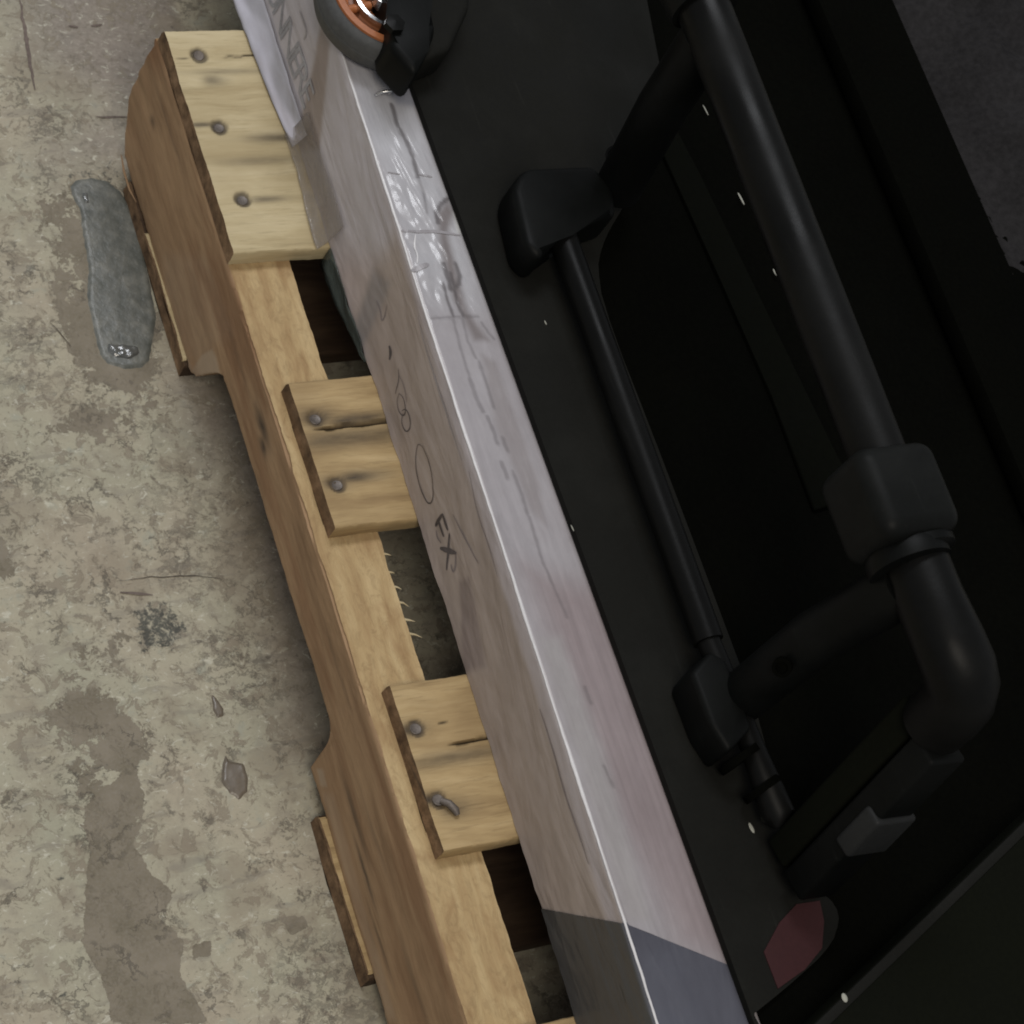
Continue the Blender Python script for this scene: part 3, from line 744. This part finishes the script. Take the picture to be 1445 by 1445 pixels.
def carton_profile(y, off):
    """points of the cross-section, (x, z, u, v, face)"""
    Y = ysc(y); a, b = xb(Y) - off, xr(Y) - off
    rid = RIDGE(y)
    P = []
    n = 40
    for i in range(n + 1):                                   # long side, bottom to top
        t = i / n; z = BZ0 + (BZ1 - 2.2 - BZ0) * t
        bul = 1.0 * math.sin(math.pi * t) * fbm(y * 0.008, t * 1.5, 3) + 0.5 * fbm(y * 0.03, t * 5, 7)
        edge = (1.2 * fbm(y * 0.03, 9.0) + 0.6) * (1 - t) ** 6
        P.append((a + (b - a) * t + bul - edge, z, 0))
    P.append((b + 0.4 + rid * 0.6, BZ1 - 0.9 + off + rid * 0.5, 2)); P.append((b + 1.3 + rid * 0.6, BZ1 + off + rid * 0.5, 2))
    m = 64
    for i in range(1, m + 1):                                # top, out to under the black case
        x = b + 1.3 + 50.0 * i / m
        h = 0.5 * fbm(x * 0.05, y * 0.02, 5) + wrinkle(x, y)
        P.append((x, BZ1 + off * 0.6 + h * (1 - i / m) - 0.4 * i / m, 1))
    return P
def loft_carton(name, ylist, off, mat, parent, tones, clip=None, closed=True):
    vs, at = [], []
    ring = 0
    for y in ylist:
        P = carton_profile(y, off)
        tail = [(800, BZ1 - 0.4, 1), (800, BZ0, 1), (xb(ysc(y)) + 8, BZ0, 1)] if closed else []
        Q = P + tail; ring = len(Q)
        for k, (x, z, f) in enumerate(Q):
            yy = y
            if clip: yy = min(y, clip(x, z, f))
            vs.append((x, yy, z)); at.append(tones(x, yy, z, f))
    fs = []
    for j in range(len(ylist) - 1):
        for i in range(ring if closed else ring - 1):
            i2 = (i + 1) % ring
            fs.append((j * ring + i, j * ring + i2, (j + 1) * ring + i2, (j + 1) * ring + i))
    if closed: fs.append(tuple(range(ring))[::-1]); fs.append(tuple((len(ylist) - 1) * ring + i for i in range(ring)))
    return mesh_obj(name, vs, fs, mat, parent, attr=('tone', at), smooth=50)
T = [
  ([(86.8,131.1), (86.1,116.9), (88.1,105.4), (88.6,96), (87.3,83)], 2.4, 'ink', 1),
  ([(87.3,83), (87.5,72.7), (84.9,59.9)], 1.2, 'ink_soft', 1),
  ([(89.8,53.2), (91,59.6), (95.5,64.8), (101.1,68.2)], 2.6, 'ink', 1),
  ([(84.4,27.1), (84,20.8), (84,15.4), (83.3,10.9)], 3.0, 'ink', 1),
  ([(91.8,26.5), (91.9,19.3), (89.7,14), (86.2,11.6)], 2.4, 'ink', 1),
  ([(86.8,21), (86.2,14.3), (84.6,1.9), (85.3,-6.2)], 1.4, 'ink', 1),
  ([(79.8,14.8), (79.2,4.1), (79.2,-6.2)], 1.2, 'ink', 1),
  ([(78.8,-7.5), (77.1,-25), (76.4,-44.7), (76.7,-57.7)], 1.1, 'ink_soft', 1),
  ([(84.5,-6.2), (82.8,-21.1), (84.2,-32.3)], 0.8, 'ink_soft', 1),
  ([(76.4,-44.7), (76.1,-55.5), (77.4,-64.3)], 2.4, 'ink_soft', 1), ([(85.2,-34.6), (85.1,-49.9), (84.5,-62.8)], 1.5, 'ink_soft', 1),
  ([(78.8,-67.9), (79.5,-75.7), (79.2,-83.8)], 2.0, 'ink_soft', 1), ([(83.6,-81.3), (83.5,-89)], 2.0, 'ink_soft', 1),
  ([(77.8,-95.2), (78,-104.5)], 2.4, 'ink_soft', 1), ([(82.6,-101.2), (83.3,-116.1), (82.6,-126.5)], 1.2, 'ink_soft', 1),
  ([(83.1,-128.7), (81.5,-153.4), (84.4,-186.6)], 1.0, 'ink_soft', 1),
  ([(80.8,-226.2), (80.9,-235)], 1.6, 'ink_soft', 1), ([(75.9,-268.6), (77.3,-280.4)], 1.0, 'ink_soft', 1),
  ([(69.7,87.2), (77,85.4)], 0.9, 'crease', 1), ([(87.9,84.8), (96.1,82.5)], 1.2, 'crease', 1),
  ([(65.5,49.3), (75.7,48.1), (86.6,47.9), (100.9,44.2)], 2.0, 'crease', 1), ([(63.2,23.7), (75.3,27.3)], 3.2, 'crease', 1),
  ([(63.7,-5.8), (79.2,-6.2), (94.3,-7)], 1.0, 'ink_soft', 1),
  ([(95.1,-11.1), (97.2,-17.9), (99.4,-21.7)], 0.8, 'ink_soft', 1),
  ([(73.4,46.5), (70,39), (70.7,34.4), (68.2,28.3)], 1.0, 'ridge', 1),  # white wriggle: a highlight on the film drawn as a stroke
]
SOFT = []
for pts, w, m, q in T:
    if m.startswith('ink'):
        SOFT.append((pts, w * 0.32 + 0.35, 0.78 if m == 'ink' else 0.42, min(p[1] for p in pts) - 4, max(p[1] for p in pts) + 4, min(p[0] for p in pts) - 4, max(p[0] for p in pts) + 4))
def soft_ink(x, y):
    k = 0.0
    for pts, w, v, ya, yb, xa, xb_ in SOFT:
        if y < ya or y > yb or x < xa or x > xb_: continue
        d = 1e9
        for (a, b), (c, e) in zip(pts, pts[1:]):
            t = max(0, min(1, ((x - a) * (c - a) + (y - b) * (e - b)) / ((c - a) ** 2 + (e - b) ** 2 + 1e-9)))
            d = min(d, math.hypot(x - a - (c - a) * t, y - b - (e - b) * t))
        k = max(k, v * sm(w + 0.9, w - 0.5, d + 0.5 * n2(x * 0.5, y * 0.3)))
    return k
def wrinkle(x, y):
    w = sm(-20, 10, y) * sm(110, 70, y)
    return w * 1.7 * (abs(n2(x * 0.09, y * 0.045, 3)) - 0.2 + 0.4 * abs(n2(x * 0.22, y * 0.12, 8))) if w > 0 else 0.0
def base_tones(x, y, z, f):
    if f in (0, 2):
        c = lerp3((0.325, 0.292, 0.278), (0.31, 0.285, 0.272), (z - BZ0) / 70)
        for zn, col in side_tones:
            k = zn(y, z)
            if k > 0: c = lerp3(c, col, k)
        if f == 2: c = (0.40, 0.395, 0.40)  # lighter ridge: the edge highlight is painted into the tone
        return (min(0.75, c[0] * 1.42), min(0.75, c[1] * 1.38), min(0.75, c[2] * 1.38))  # side lightened: light missing on this face is put into the tone
    c = (0.33, 0.315, 0.33)
    for zn, col in top_tones:
        k = zn(x, y)
        if k > 0: c = lerp3(c, col, k)
    st = 0.10 * n2(x * 0.35, y * 0.012, 2) + 0.07 * n2(x * 0.9, y * 0.03, 6)
    c = tuple(v * (1 + st * sm(0, -120, y)) for v in c)
    return (*lerp3(c, (0.10, 0.09, 0.092), soft_ink(x, y)), 1.0 - sm(-40, 10, y) * sm(170, 110, y))
cy = []
y = 420.0
while y > -760:
    cy.append(y); y -= 1.2 if -340 < y < 200 else (2.0 if -440 < y < 270 else 20)
loft_carton('carton_body', cy, 0.0, 'carton', car, base_tones)
# dark grey film over the near end
CL = [(-317.1,107), (-349.2,179.7)]; CT = [(56.8,-350.3), (104.6,-381.1)]
def clip_grey(x, z, f):
    if f == 0: return CL[0][0] + (CL[1][0] - CL[0][0]) * (z - BZ0) / 70.0
    if f == 2: return CL[1][0]
    return CL[1][0] + (CT[1][1] - CT[0][1]) * (x - CT[0][0]) / (CT[1][0] - CT[0][0])
def grey_tones(x, y, z, f):
    if f == 0: return lerp3((0.062, 0.064, 0.066), (0.075, 0.078, 0.08), (z - BZ0) / 70)
    if f == 2: return (0.16, 0.17, 0.21)  # painted highlight along the ridge of the grey film
    k = sm(-340, -380, y)
    return lerp3((0.062, 0.063, 0.080), (0.095, 0.10, 0.125), k * (0.6 + 0.4 * n2(x * 0.05, y * 0.03)))
gy = [-290 - 1.8 * i for i in range(85)] + [-480, -560, -640, -740]
gf = loft_carton('grey_film_wrap', gy, 0.8, 'grey_film', car, grey_tones, clip=clip_grey, closed=False)
gf['label'] = 'dark grey film over the near end of the carton'

# bead along the ridge, white for the light its film edge catches
rv, rf = [], []
rys = [250 - 2.0 * i for i in range(335)]
for y in rys:
    Y = ysc(y); b = xr(Y); r = RIDGE(y)
    w = 0.55 + 0.5 * max(0.0, n2(y * 0.02, 31.0) + 0.35) + 0.2 * n2(y * 0.3, 5)
    cx, cz = b + 0.5 + r * 0.6, BZ1 + 0.2 + r * 0.5 + (0.8 if y < -306 else 0)
    for k in range(6):
        a = k * math.pi / 3
        rv.append((cx + w * math.cos(a) - (0.7 if y < -306 else 0), y, cz + w * 0.8 * math.sin(a)))
for j in range(len(rys) - 1):
    for k in range(6):
        k2 = (k + 1) % 6
        rf.append((j * 6 + k, j * 6 + k2, (j + 1) * 6 + k2, (j + 1) * 6 + k))
mesh_obj('ridge_highlight', rv, rf, 'ridge', car, smooth=70)

def side_x(y, z):
    Y = ysc(y); t = (z - BZ0) / (BZ1 - 2.2 - BZ0); t = max(0, min(1, t))
    a, b = xb(Y), xr(Y)
    return a + (b - a) * t + 1.0 * math.sin(math.pi * t) * fbm(y * 0.008, t * 1.5, 3) + 0.5 * fbm(y * 0.03, t * 5, 7) - (1.2 * fbm(y * 0.03, 9.0) + 0.6) * (1 - t) ** 6
def top_z(x, y):
    b = xr(ysc(y)) + 1.3; i = (x - b) / 50
    return BZ1 + (0.5 * fbm(x * 0.05, y * 0.02, 5) + wrinkle(x, y)) * (1 - i) - 0.4 * i
def dens(pts, d=1.5):
    out = []
    for (a, b), (c, e) in zip(pts, pts[1:]):
        n = max(1, int(math.hypot(c - a, e - b) / d))
        out += [(a + (c - a) * i / n, b + (e - b) * i / n) for i in range(n)]
    return out + [pts[-1]]
def smooth_line(pts, it=2):
    for _ in range(it):
        q = [pts[0]]
        for a, b in zip(pts, pts[1:]):
            q += [(a[0] * .75 + b[0] * .25, a[1] * .75 + b[1] * .25), (a[0] * .25 + b[0] * .75, a[1] * .25 + b[1] * .75)]
        pts = q + [pts[-1]]
    return pts
def stroke(name, pts, w, mat, where, parent, smooth=2, taper=True, lift=0.35):
    pts = dens(smooth_line(pts, smooth))
    vs, fs = [], []
    for i, p in enumerate(pts):
        a = pts[max(0, i - 1)]; b = pts[min(len(pts) - 1, i + 1)]
        dx, dy = b[0] - a[0], b[1] - a[1]; L = math.hypot(dx, dy) + 1e-9
        t = i / max(1, len(pts) - 1)
        ww = w * 0.5 * ((0.35 + 0.65 * math.sin(math.pi * min(1, max(0, t)))) if taper else 1) * (1 + 0.25 * n2(i * 0.4, w * 9))
        for s in (-1, 1):
            u, v = p[0] - dy / L * ww * s, p[1] + dx / L * ww * s
            if where == 'side': vs.append((side_x(u, v) - lift, u, v))
            else: vs.append((u, v, top_z(u, v) + lift))
    for i in range(len(pts) - 1): fs.append((2 * i, 2 * i + 1, 2 * i + 3, 2 * i + 2))
    return mesh_obj(name, vs, fs, mat, parent, smooth=None)
K = [
  ([(3.4,140), (-1,139.7), (-3.6,136.5)], 2.4, 'ink'),
  ([(-12.4,142.4), (-17.9,140.1), (-22.7,131.9)], 0.7, 'ink'),
  ([(-16.3,141.4), (-23.8,142.8), (-32.5,140.1)], 0.6, 'ink_soft'),
  ([(-24.4,135.9), (-26.6,130.9), (-32.2,129.7), (-36.4,131.7), (-37.1,135.4), (-34,137.9), (-28,138.4), (-24.4,135.9)], 0.7, 'ink'),
  ([(-35.5,133.4), (-37.5,129.7), (-42.4,128.9), (-46.3,131.1), (-46,135.6), (-42.3,138.6), (-37,138.6), (-34.5,136.4), (-33.8,132.7)], 0.8, 'ink'),
  ([(-59.4,140.7), (-56.8,137.5), (-59.7,133.1), (-65.3,129.6), (-73.1,127.6), (-81.9,127.8), (-88.2,129.1), (-90.6,131.3), (-90.6,135.4), (-85.7,139.3), (-76.9,143.3), (-68.4,143.8), (-62.1,142.6), (-59.4,140.7)], 0.8, 'ink'),
  ([(-101.6,141), (-103.2,129.5)], 2.6, 'ink'), ([(-101.3,141.2), (-111.5,141.1)], 2.2, 'ink'), ([(-102.5,135.1), (-112.5,135.3)], 2.0, 'ink'),
  ([(-105.4,128.8), (-109.2,127.8), (-113.8,130.2)], 0.8, 'ink_soft'),
  ([(-113.5,141.6), (-120.2,135.3), (-128.8,127.5)], 2.0, 'ink'), ([(-115.6,127.8), (-125.6,142)], 3.2, 'ink'),
  ([(-125.8,140.8), (-131.4,136.5), (-132.8,132.4), (-128,133.1)], 1.4, 'ink_soft'),
  ([(-106.9,150.8), (-117.5,153.3), (-131.5,156), (-140.1,159)], 0.8, 'ink_soft'),
  ([(-95.3,178.6), (-117.6,172.8), (-137.2,174.6), (-155.4,173.6)], 0.6, 'ink_soft'),
  ([(31.4,141.9), (24.4,142.8), (17,140.1), (23.4,150.8)], 0.8, 'ink_soft'),
  ([(-229.3,172.2), (-245.5,173.1), (-271.7,170.5), (-295.2,171.6), (-313.4,171.3)], 1.0, 'ink_soft'),
  ([(0.8,177.4), (-21.9,174.7), (-52.5,174.8), (-87.2,175.2)], 0.9, 'crease'),
  ([(214.9,159.3), (200.1,159.2), (199,153.3)], 1.6, 'crease'),
]
for pts, w, m in K: stroke('handwriting' if m != 'crease' else 'film_crease_and_glint', pts, w, m, 'side', car)
for pts, w, m, s in T:
    if not m.startswith('ink'): stroke('film_crease_and_glint', pts, w, m, 'top', car)
# small tear bubble of loose film beside the black case
# printed lettering on the far end of the side
fc_ = bpy.data.curves.new('lettering', 'FONT'); fc_.body = 'CUNNERE'; fc_.size = 24; fc_.space_character = 0.74
tmp = bpy.data.objects.new('lettering_tmp', fc_); COL.objects.link(tmp)
bpy.context.view_layer.update()
lm = bpy.data.meshes.new_from_object(tmp.evaluated_get(bpy.context.evaluated_depsgraph_get()))
lv = [tuple(v.co) for v in lm.vertices]; lf = [tuple(p.vertices) for p in lm.polygons]
bpy.data.objects.remove(tmp)
wmax = max(v[0] for v in lv)
LY0, LY1 = 268, 166
mesh_obj('printed_lettering', [(side_x(LY0 + (LY1 - LY0) * v[0] / wmax, 132 + v[1] * 1.0) - 0.5, LY0 + (LY1 - LY0) * v[0] / wmax, 131 + v[1] * 1.0) for v in lv], lf, 'print', car, smooth=None)

# loose film: a flap over the first deck board and a strip hanging into the gap
def sheet(name, rows, mat, parent, thick=0.25, tones=None):
    """rows: list of equally long point lists (mm)"""
    n = len(rows[0]); vs = [p for r in rows for p in r]
    fs = [(j * n + i, j * n + i + 1, (j + 1) * n + i + 1, (j + 1) * n + i) for j in range(len(rows) - 1) for i in range(n - 1)]
    o = mesh_obj(name, vs, fs, mat, parent, smooth=60, attr=('tone', tones) if tones else None)
    md = o.modifiers.new('thickness', 'SOLIDIFY'); md.thickness = thick * S
    return o
rows = []
FO = [(53.9,159.6), (54.1,136.6), (52.6,117.4), (50.8,99.8), (50.5,81.8)]
for j in range(25):
    t = j / 24; q = t * 4; i = min(3, int(q)); u = q - i
    ox = FO[i][0] + (FO[i + 1][0] - FO[i][0]) * u; oy = FO[i][1] + (FO[i + 1][1] - FO[i][1]) * u
    r = []
    for k in range(11):
        s = k / 10
        sx = side_x(oy, 135) - 1.0
        x = ox + (sx - ox) * s + 0.5 * n2(j * 0.3, k * 0.4)
        z = 115.0 + 20 * s ** 2.2 + 0.8 * n2(j * 0.25, k * 0.5, 4) + 0.8
        r.append((x, oy + 2 * s, z))
    rows.append(r)
sheet('loose_film', rows, 'film', car)
rows = []
for j in range(13):
    t = j / 12; y = 82 - 74 * t
    x0 = side_x(y, BZ0) - 1.0
    w = 15 * (1 - t) ** 0.7 + 1.5
    rows.append([(x0 - w * 0.0 + 1.5 * n2(y * 0.1, k * 0.3), y, BZ0 + 1 - w * k / 5 * 1.1) for k in range(6)])
sheet('hanging_film', rows, 'green_film', car)
# white paper edge folded out under the lettering
FE = [(49.4,265), (50.3,240.4), (51,224.2), (52.3,198), (54.1,174.1), (56.5,150.9)]
rows = []
for j in range(31):
    t = j / 30; q = t * 5; i = min(4, int(q)); u = q - i
    ox = FE[i][0] + (FE[i + 1][0] - FE[i][0]) * u; oy = FE[i][1] + (FE[i + 1][1] - FE[i][1]) * u
    sx = side_x(oy, 122) - 0.6
    rows.append([(ox + (sx - ox) * k / 11 + 0.5 * n2(j * .35, k * 0.5), oy, 115.6 + 12 * (k / 11) ** 1.3 + 0.8 * n2(j * 0.3, k * 0.3, 2)) for k in range(12)])
FT = []
for j in range(31):
    for k in range(12):
        w = sm(0.0, 0.2, k / 11) * sm(0.75, 0.35, k / 11 + 0.25 * math.sin(j * 0.33 + 1) - 0.05)
        FT.append(lerp3((0.33, 0.33, 0.36), (0.56, 0.56, 0.64), w * (0.45 + 0.55 * sm(12, 24, j) + 0.4 * sm(8, 0, j))))
sheet('paper_fold', rows, 'carton', car, 0.4, FT)

# ------------------------------------------------------------------ BLACK WHEELED CASE
case = thing('wheeled_case', 'black wheeled equipment case with tubular grab frame, lying on the pale carton', 'case', (250, -100, 185))
PT = 190.5
# shell edge along the carton, then around the sunken bay
E0 = [(99.5, 420), (100.8, 137), (102.8, -86), (105.5, -407), (106.5, -470)]
INN = [(107.6,-413.5), (106.3,-408.5), (131.6,-399.3), (168.2,-383.8), (180,-365.2), (158.1,-345.5), (172.6,-263.4), (172.5,-216.4), (172.2,-112.3), (170.1,-0.1), (182.1,26.9), (208.5,53.6), (261.8,102.2), (281.5,201.5)]
INN = [(120, -470)] + smooth_line(INN[1:-1], 2) + [INN[-1], (262, 240), (262, 420)]
prism('body_shell', E0 + INN, 185.9, PT, 'black_panel', case, bev=1.2, seg=3)
prism('bay_shade_sheet', [(112, -469), (785, -470), (785, 420), (112, 419)], 185.7, 187, 'black_void', case, bev=0.5)  # near-black sheet; the darkness of the recess is put into its colour
prism('bay_rib', [(264.1,120), (268.7,74.9), (286.1,-116.1), (291.3,-143.8), (257.1,-148.5), (258.5,-76.6), (254.1,7.9), (248.4,105.6)], 186.6, 190, 'rib', case, bev=1.2, seg=3)
prism('far_rail', [(395, 420), (455, 420), (455, -430), (395, -430)], 190, 205, 'black_void', case, bev=4)

# grab frame
tube('grab_tube', [(181.5 + -0.21 * i, 64.0 + -11.90 * i, 352) for i in range(-3, 24)], 14.3, 'black_tube', case, n=40)
tube('end_ferrule', [(183.8, 72.1, 352), (183.8, 74.1, 352), (182.8, 79.1, 352), (177.8, 165.1, 352)], [17, 19.5, 20, 20], 'sleeve', case, n=40)
box('end_sleeve', (146.4, -241.6, 334), (193.6, -193.7, 376), 'sleeve', case, bev=9, seg=6)
lathe('end_ring', [(14, -5), (19.5, -5), (20.5, -2), (20.5, 4), (14, 5)], (170.0, -245.6, 352), 'black_clamp', case, n=40, axis=Vector((0, -1, 0)))
lathe('collar', [(14, -20), (18.5, -20), (19, -16), (18.6, -3), (20.5, -1), (20.5, 3), (17.5, 5), (14, 5)], (175.2, -241.7, 352), 'black_clamp', case, n=40, axis=Vector((0.02, -1, 0)))
el = [(174.1, -240.8, 352.0), (173.5, -266.8, 352.0), (174.2, -289.1, 352.0), (175.8, -301.2, 350.0), (179.3, -307.2, 344.0), (181.3, -311.7, 335.0), (181.9, -313.7, 324.0), (182.0, -315.3, 310.0)]
tube('elbow', el, [16, 16.5, 17.5, 18, 18, 18, 17.5, 16.5], 'black_tube', case, n=40)
# flattened lower leg with a groove: two bars side by side
A0, A1 = Vector((182.7, -314.7, 312.0)), Vector((156.4, -344.0, 198.0))
dv = (A1 - A0); dn = dv.normalized()
def bar(name, off, w, d, mat, a=0.0, b=1.0):
    p0 = A0 + dv * a; p1 = A0 + dv * b
    sx = Vector((0, 1, 0)); sx = (sx - dn * sx.dot(dn)).normalized(); sy = dn.cross(sx)
    bm = bmesh.new(); vv = []
    for p in (p0, p1):
        for (s, q) in ((-1, -1), (1, -1), (1, 1), (-1, 1)):
            vv.append(bm.verts.new(p + sx * (off + s * w / 2) + sy * (q * d / 2)))
    bm.faces.new(vv[:4]); bm.faces.new(vv[4:][::-1])
    for i in range(4): bm.faces.new((vv[i], vv[(i + 1) % 4], vv[4 + (i + 1) % 4], vv[4 + i]))
    bmesh.ops.bevel(bm, geom=bm.edges[:], offset=2.5, segments=3, profile=0.5, affect='EDGES')
    return from_bm(name, bm, mat, case)
bar('leg_bar', 9, 17, 22, 'olive')
bar('leg_bar', -10.5, 18, 26, 'black_clamp', 0.05, 1.0)
bar('foil_label', -16, 12, 30, 'silver', 0.42, 0.66)
# posts rising from the clamps to the grab tube
tube('post', [(198.4, 56.7, 205.0), (185.4, 56.7, 285.9), (181.4, 57.7, 348.0)], [13.5, 14, 14.5], 'black_clamp', case, n=32)
tube('post', [(155.2, -252.6, 205.0), (156.2, -252.6, 281.0), (170.0, -255.6, 345.0)], [13.5, 14, 14.5], 'black_clamp', case, n=32)
lathe('bolt', [(0.5, -2), (5, -2), (5, 2), (3.2, 2), (3.2, 0.6), (0.5, 0.6)], (140.2, -260.6, 269.0), 'black_void', case, n=16, axis=Vector((-0.7, -0.4, 0.5)), close=False)
lathe('bolt', [(0.5, -2), (5, -2), (5, 2), (3.2, 2), (3.2, 0.6), (0.5, 0.6)], (190.4, 66.7, 224.0), 'black_tube', case, n=16, axis=Vector((-0.7, -0.1, 0.5)), close=False)
# slim rail
SR = [(150,28.6), (148,-219.7), (150.8,-280.1), (151.9,-317.3)]
tube('slim_rail', [(SR[0][0] + (SR[1][0] - SR[0][0]) * i / 12, SR[0][1] + (SR[1][1] - SR[0][1]) * i / 12, 206) for i in range(13)], 8.2, 'black_tube', case, n=28)
tube('rail_stub', [(*SR[1], 206), (*SR[2], 206), (*SR[3], 205), (SR[3][0] - 1, SR[3][1] - 6, 203)], [6.5, 6.5, 9, 4], 'black_tube', case, n=24)
prism('clamp_block', [(123.4,53.3), (128.9,61.3), (137.7,66.9), (180.5,66.6), (188.9,51.5), (183.4,32.2), (147.9,26.2), (124.9,7.8), (118.7,17.7)], 190, 216, 'black_clamp', case, bev=6, seg=4)
prism('clamp_block', [(124.7,-237.8), (140.5,-227.9), (148,-234.2), (148.2,-254.2), (148.6,-272.4), (129.7,-283.2), (125.1,-266.9)], 190, 216, 'black_clamp', case, bev=3.2, seg=4)
for c0, rr in (([(143,-283.8)][0], 12), ([(149.8,-301.4)][0], 11)):
    lathe('rubber_ring', [(rr - 4, -2), (rr, -2), (rr, 2), (rr - 4, 2)], (c0[0], c0[1], 203), 'black_void', case, n=32, axis=Vector((0.35, -1, 0)))
# maroon sticker, small pale flecks
prism('sticker', [(153.2,-360.4), (167.5,-361.3), (165.5,-372), (158.5,-385), (144.4,-393.2), (125.3,-399.2), (124.8,-379.9), (139.6,-367.5)], 190.54, 191.1, 'maroon', case, bev=0)
def fleck(x, y, z, L, ang, w=1.2):
    bm = bmesh.new()
    bmesh.ops.create_icosphere(bm, subdivisions=2, radius=1)
    for v in bm.verts:
        x_, y_ = v.co.x * w * .5, v.co.y * L * .5
        v.co = Vector((x + x_ * math.cos(ang) - y_ * math.sin(ang), y + x_ * math.sin(ang) + y_ * math.cos(ang), z + v.co.z * 0.35))
    return from_bm('pale_fleck', bm, 'fleck', case)
for (px, z, L, w) in (([(290.2,154.5)][0], 190.4, 7, .9), ([(290.7,131.4)][0], 190.4, 9, .8), ([(290.6,116.1)][0], 190.4, 8, .8), ([(290.6,53.6)][0], 190.4, 9, 1.3), ([(293.7,2.7)][0], 190.4, 5, 1.6), ([(295.6,-100.5)][0], 190.4, 9, 1.2), ([(292.1,-228.8)][0], 187.2, 5, 3.2),
                  ([(143.6,-317.1)][0], 190.8, 6, 2.2), ([(130.3,-17.6)][0], 190.8, 3, .8), ([(102.1,-140.3)][0], 190.8, 4, .7)):
    fleck(px[0], px[1], z, L, 0.12, w)
# caster
WX, WY, WZ = 93.5, 186.5, 200.5
wh = Vector((0.0, 0.0, 1)).normalized()
ty = lathe('tyre', [(27, -9), (35, -11), (38.3, -9.5), (40, -6), (40.4, -1), (40.4, 0), (40, 0.6), (40.4, 1.2), (39.7, 6), (38.3, 9), (36, 10.4), (34.6, 10), (33.6, 8)], (WX, WY, WZ), 'tyre', case, n=96, axis=wh)
hb = lathe('wheel_hub', [(10, -9), (31, -9), (34.6, 8.5), (33.8, 11), (30.0, 11.2), (28, 9), (27, 3), (22, 1), (10, 1)], (WX, WY, WZ), 'orange', case, n=72, axis=wh)
for k in range(6):
    a = math.pi / 3 * k + 0.2
    c = Vector((WX, WY, WZ)); d = Vector((math.cos(a), math.sin(a), 0))
    tube('spoke', [tuple(c + d * 12 + Vector((0, 0, 5))), tuple(c + d * 28 + Vector((0, 0, 5)))], 2.6, 'orange', hb, n=10)
lathe('bearing', [(18.5, 0), (22, 0), (22.4, 7), (21.4, 9.5), (19.6, 10), (18.5, 8)], (WX, WY, WZ), 'steel', case, n=48, axis=wh)
lathe('axle_ring', [(3, 3), (13, 3), (13.5, 9), (10, 11), (3, 11)], (WX, WY, WZ), 'steel', case, n=48, axis=Vector((0.25, 0.15, 1)))
prism('wheel_fork', [(95.8,216), (85.5,182), (80.3,158.2), (72.8,143.3), (83.4,122.4), (96,138.9), (106.1,153), (106.1,177), (122,216.1)], 198, 226, 'black_clamp', case, bev=5, seg=4)
prism('caster_plate', [(122.2,224.6), (111.7,185.2), (104,151.4), (97.5,140.1), (116.6,146.3), (139.3,175), (158.4,224.7)], 190, 215, 'black_panel', case, bev=4, seg=3)
lathe('fork_bolt', [(0.5, 0), (6, 0), (6, 4), (0.5, 5)], ([(78.9,155.1)][0][0], [(78.9,155.1)][0][1], 225.5), 'black_tube', case, n=6, close=False)
tube('fork_clip', [(78, 137, 186.5), (80, 135.5, 192), (84, 135, 193), (86, 137, 187)], 0.9, 'steel', case, n=8)

# ------------------------------------------------------------------ things beside it
oc = thing('olive_lid', 'dark olive box lid meeting the black case at the bottom right corner', 'box', (260, -480, 185))
OL = [(127.8,-421), (301.9,-344.4)]
ax = Vector((OL[1][0] - OL[0][0], OL[1][1] - OL[0][1], 0)).normalized(); ay = Vector((ax.y, -ax.x, 0))
p = Vector((*OL[0], 0)); a = p - ax * 26; b = p + ax * 330
prism('lid', [tuple((a)[:2]), tuple(b[:2]), tuple((b + ay * 260)[:2]), tuple((a + ay * 260)[:2])], 186.2, 214, 'olive', oc, bev=2.5, seg=3)
prism('lid_rim', [tuple((a + ay * 0.5 - ax * 0.5)[:2]), tuple((b + ay * 0.5)[:2]), tuple((b + ay * 6)[:2]), tuple((a + ay * 6)[:2])], 212, 215.2, 'black_panel', oc, bev=1.2, seg=2)
f = [(143.8,-415.5)][0]
bmf = bmesh.new(); bmesh.ops.create_icosphere(bmf, subdivisions=2, radius=1)
for v in bmf.verts: v.co = Vector((f[0] + v.co.x * 1.6, f[1] + v.co.y * 2.4, 215.6 + v.co.z * 0.5))
from_bm('pale_fleck', bmf, 'fleck', oc)

cl = thing('cloth_bundle', 'crumpled charcoal cloth lying at the far side of the black case', 'cloth', (560, 160, 185))
cvs, cfs = [], []
nx, ny = 60, 110
EDGE = [(455.1,173.8), (453.1,141.5), (453,115), (461.3,67.6), (468.2,18.4)]
for j in range(ny):
    y = 400 - 410 * j / (ny - 1)
    xe = 462 + 0.5 * max(0, 120 - y) * 0.1 + 5 * fbm(y * 0.03, 3)
    for i in range(nx):
        t = i / (nx - 1); x = xe + 300 * t
        h = 34 * sm(0, 0.22, t) * sm(1.0, 0.85, t) * sm(0, 0.08, j / (ny - 1)) * sm(1.0, 0.9, j / (ny - 1))
        h *= 0.85 + 0.35 * fbm(x * 0.02, y * 0.02, 2)
        cvs.append((x, y, 186 + max(0, h) + 1.5 * fbm(x * 0.1, y * 0.1, 6) + 1))
for j in range(ny - 1):
    for i in range(nx - 1): cfs.append((j * nx + i, (j + 1) * nx + i, (j + 1) * nx + i + 1, j * nx + i + 1))
o = mesh_obj('cloth_fabric', cvs, cfs, 'cloth', cl, smooth=80)
md = o.modifiers.new('thickness', 'SOLIDIFY'); md.thickness = 1.2 * S; md.offset = -1
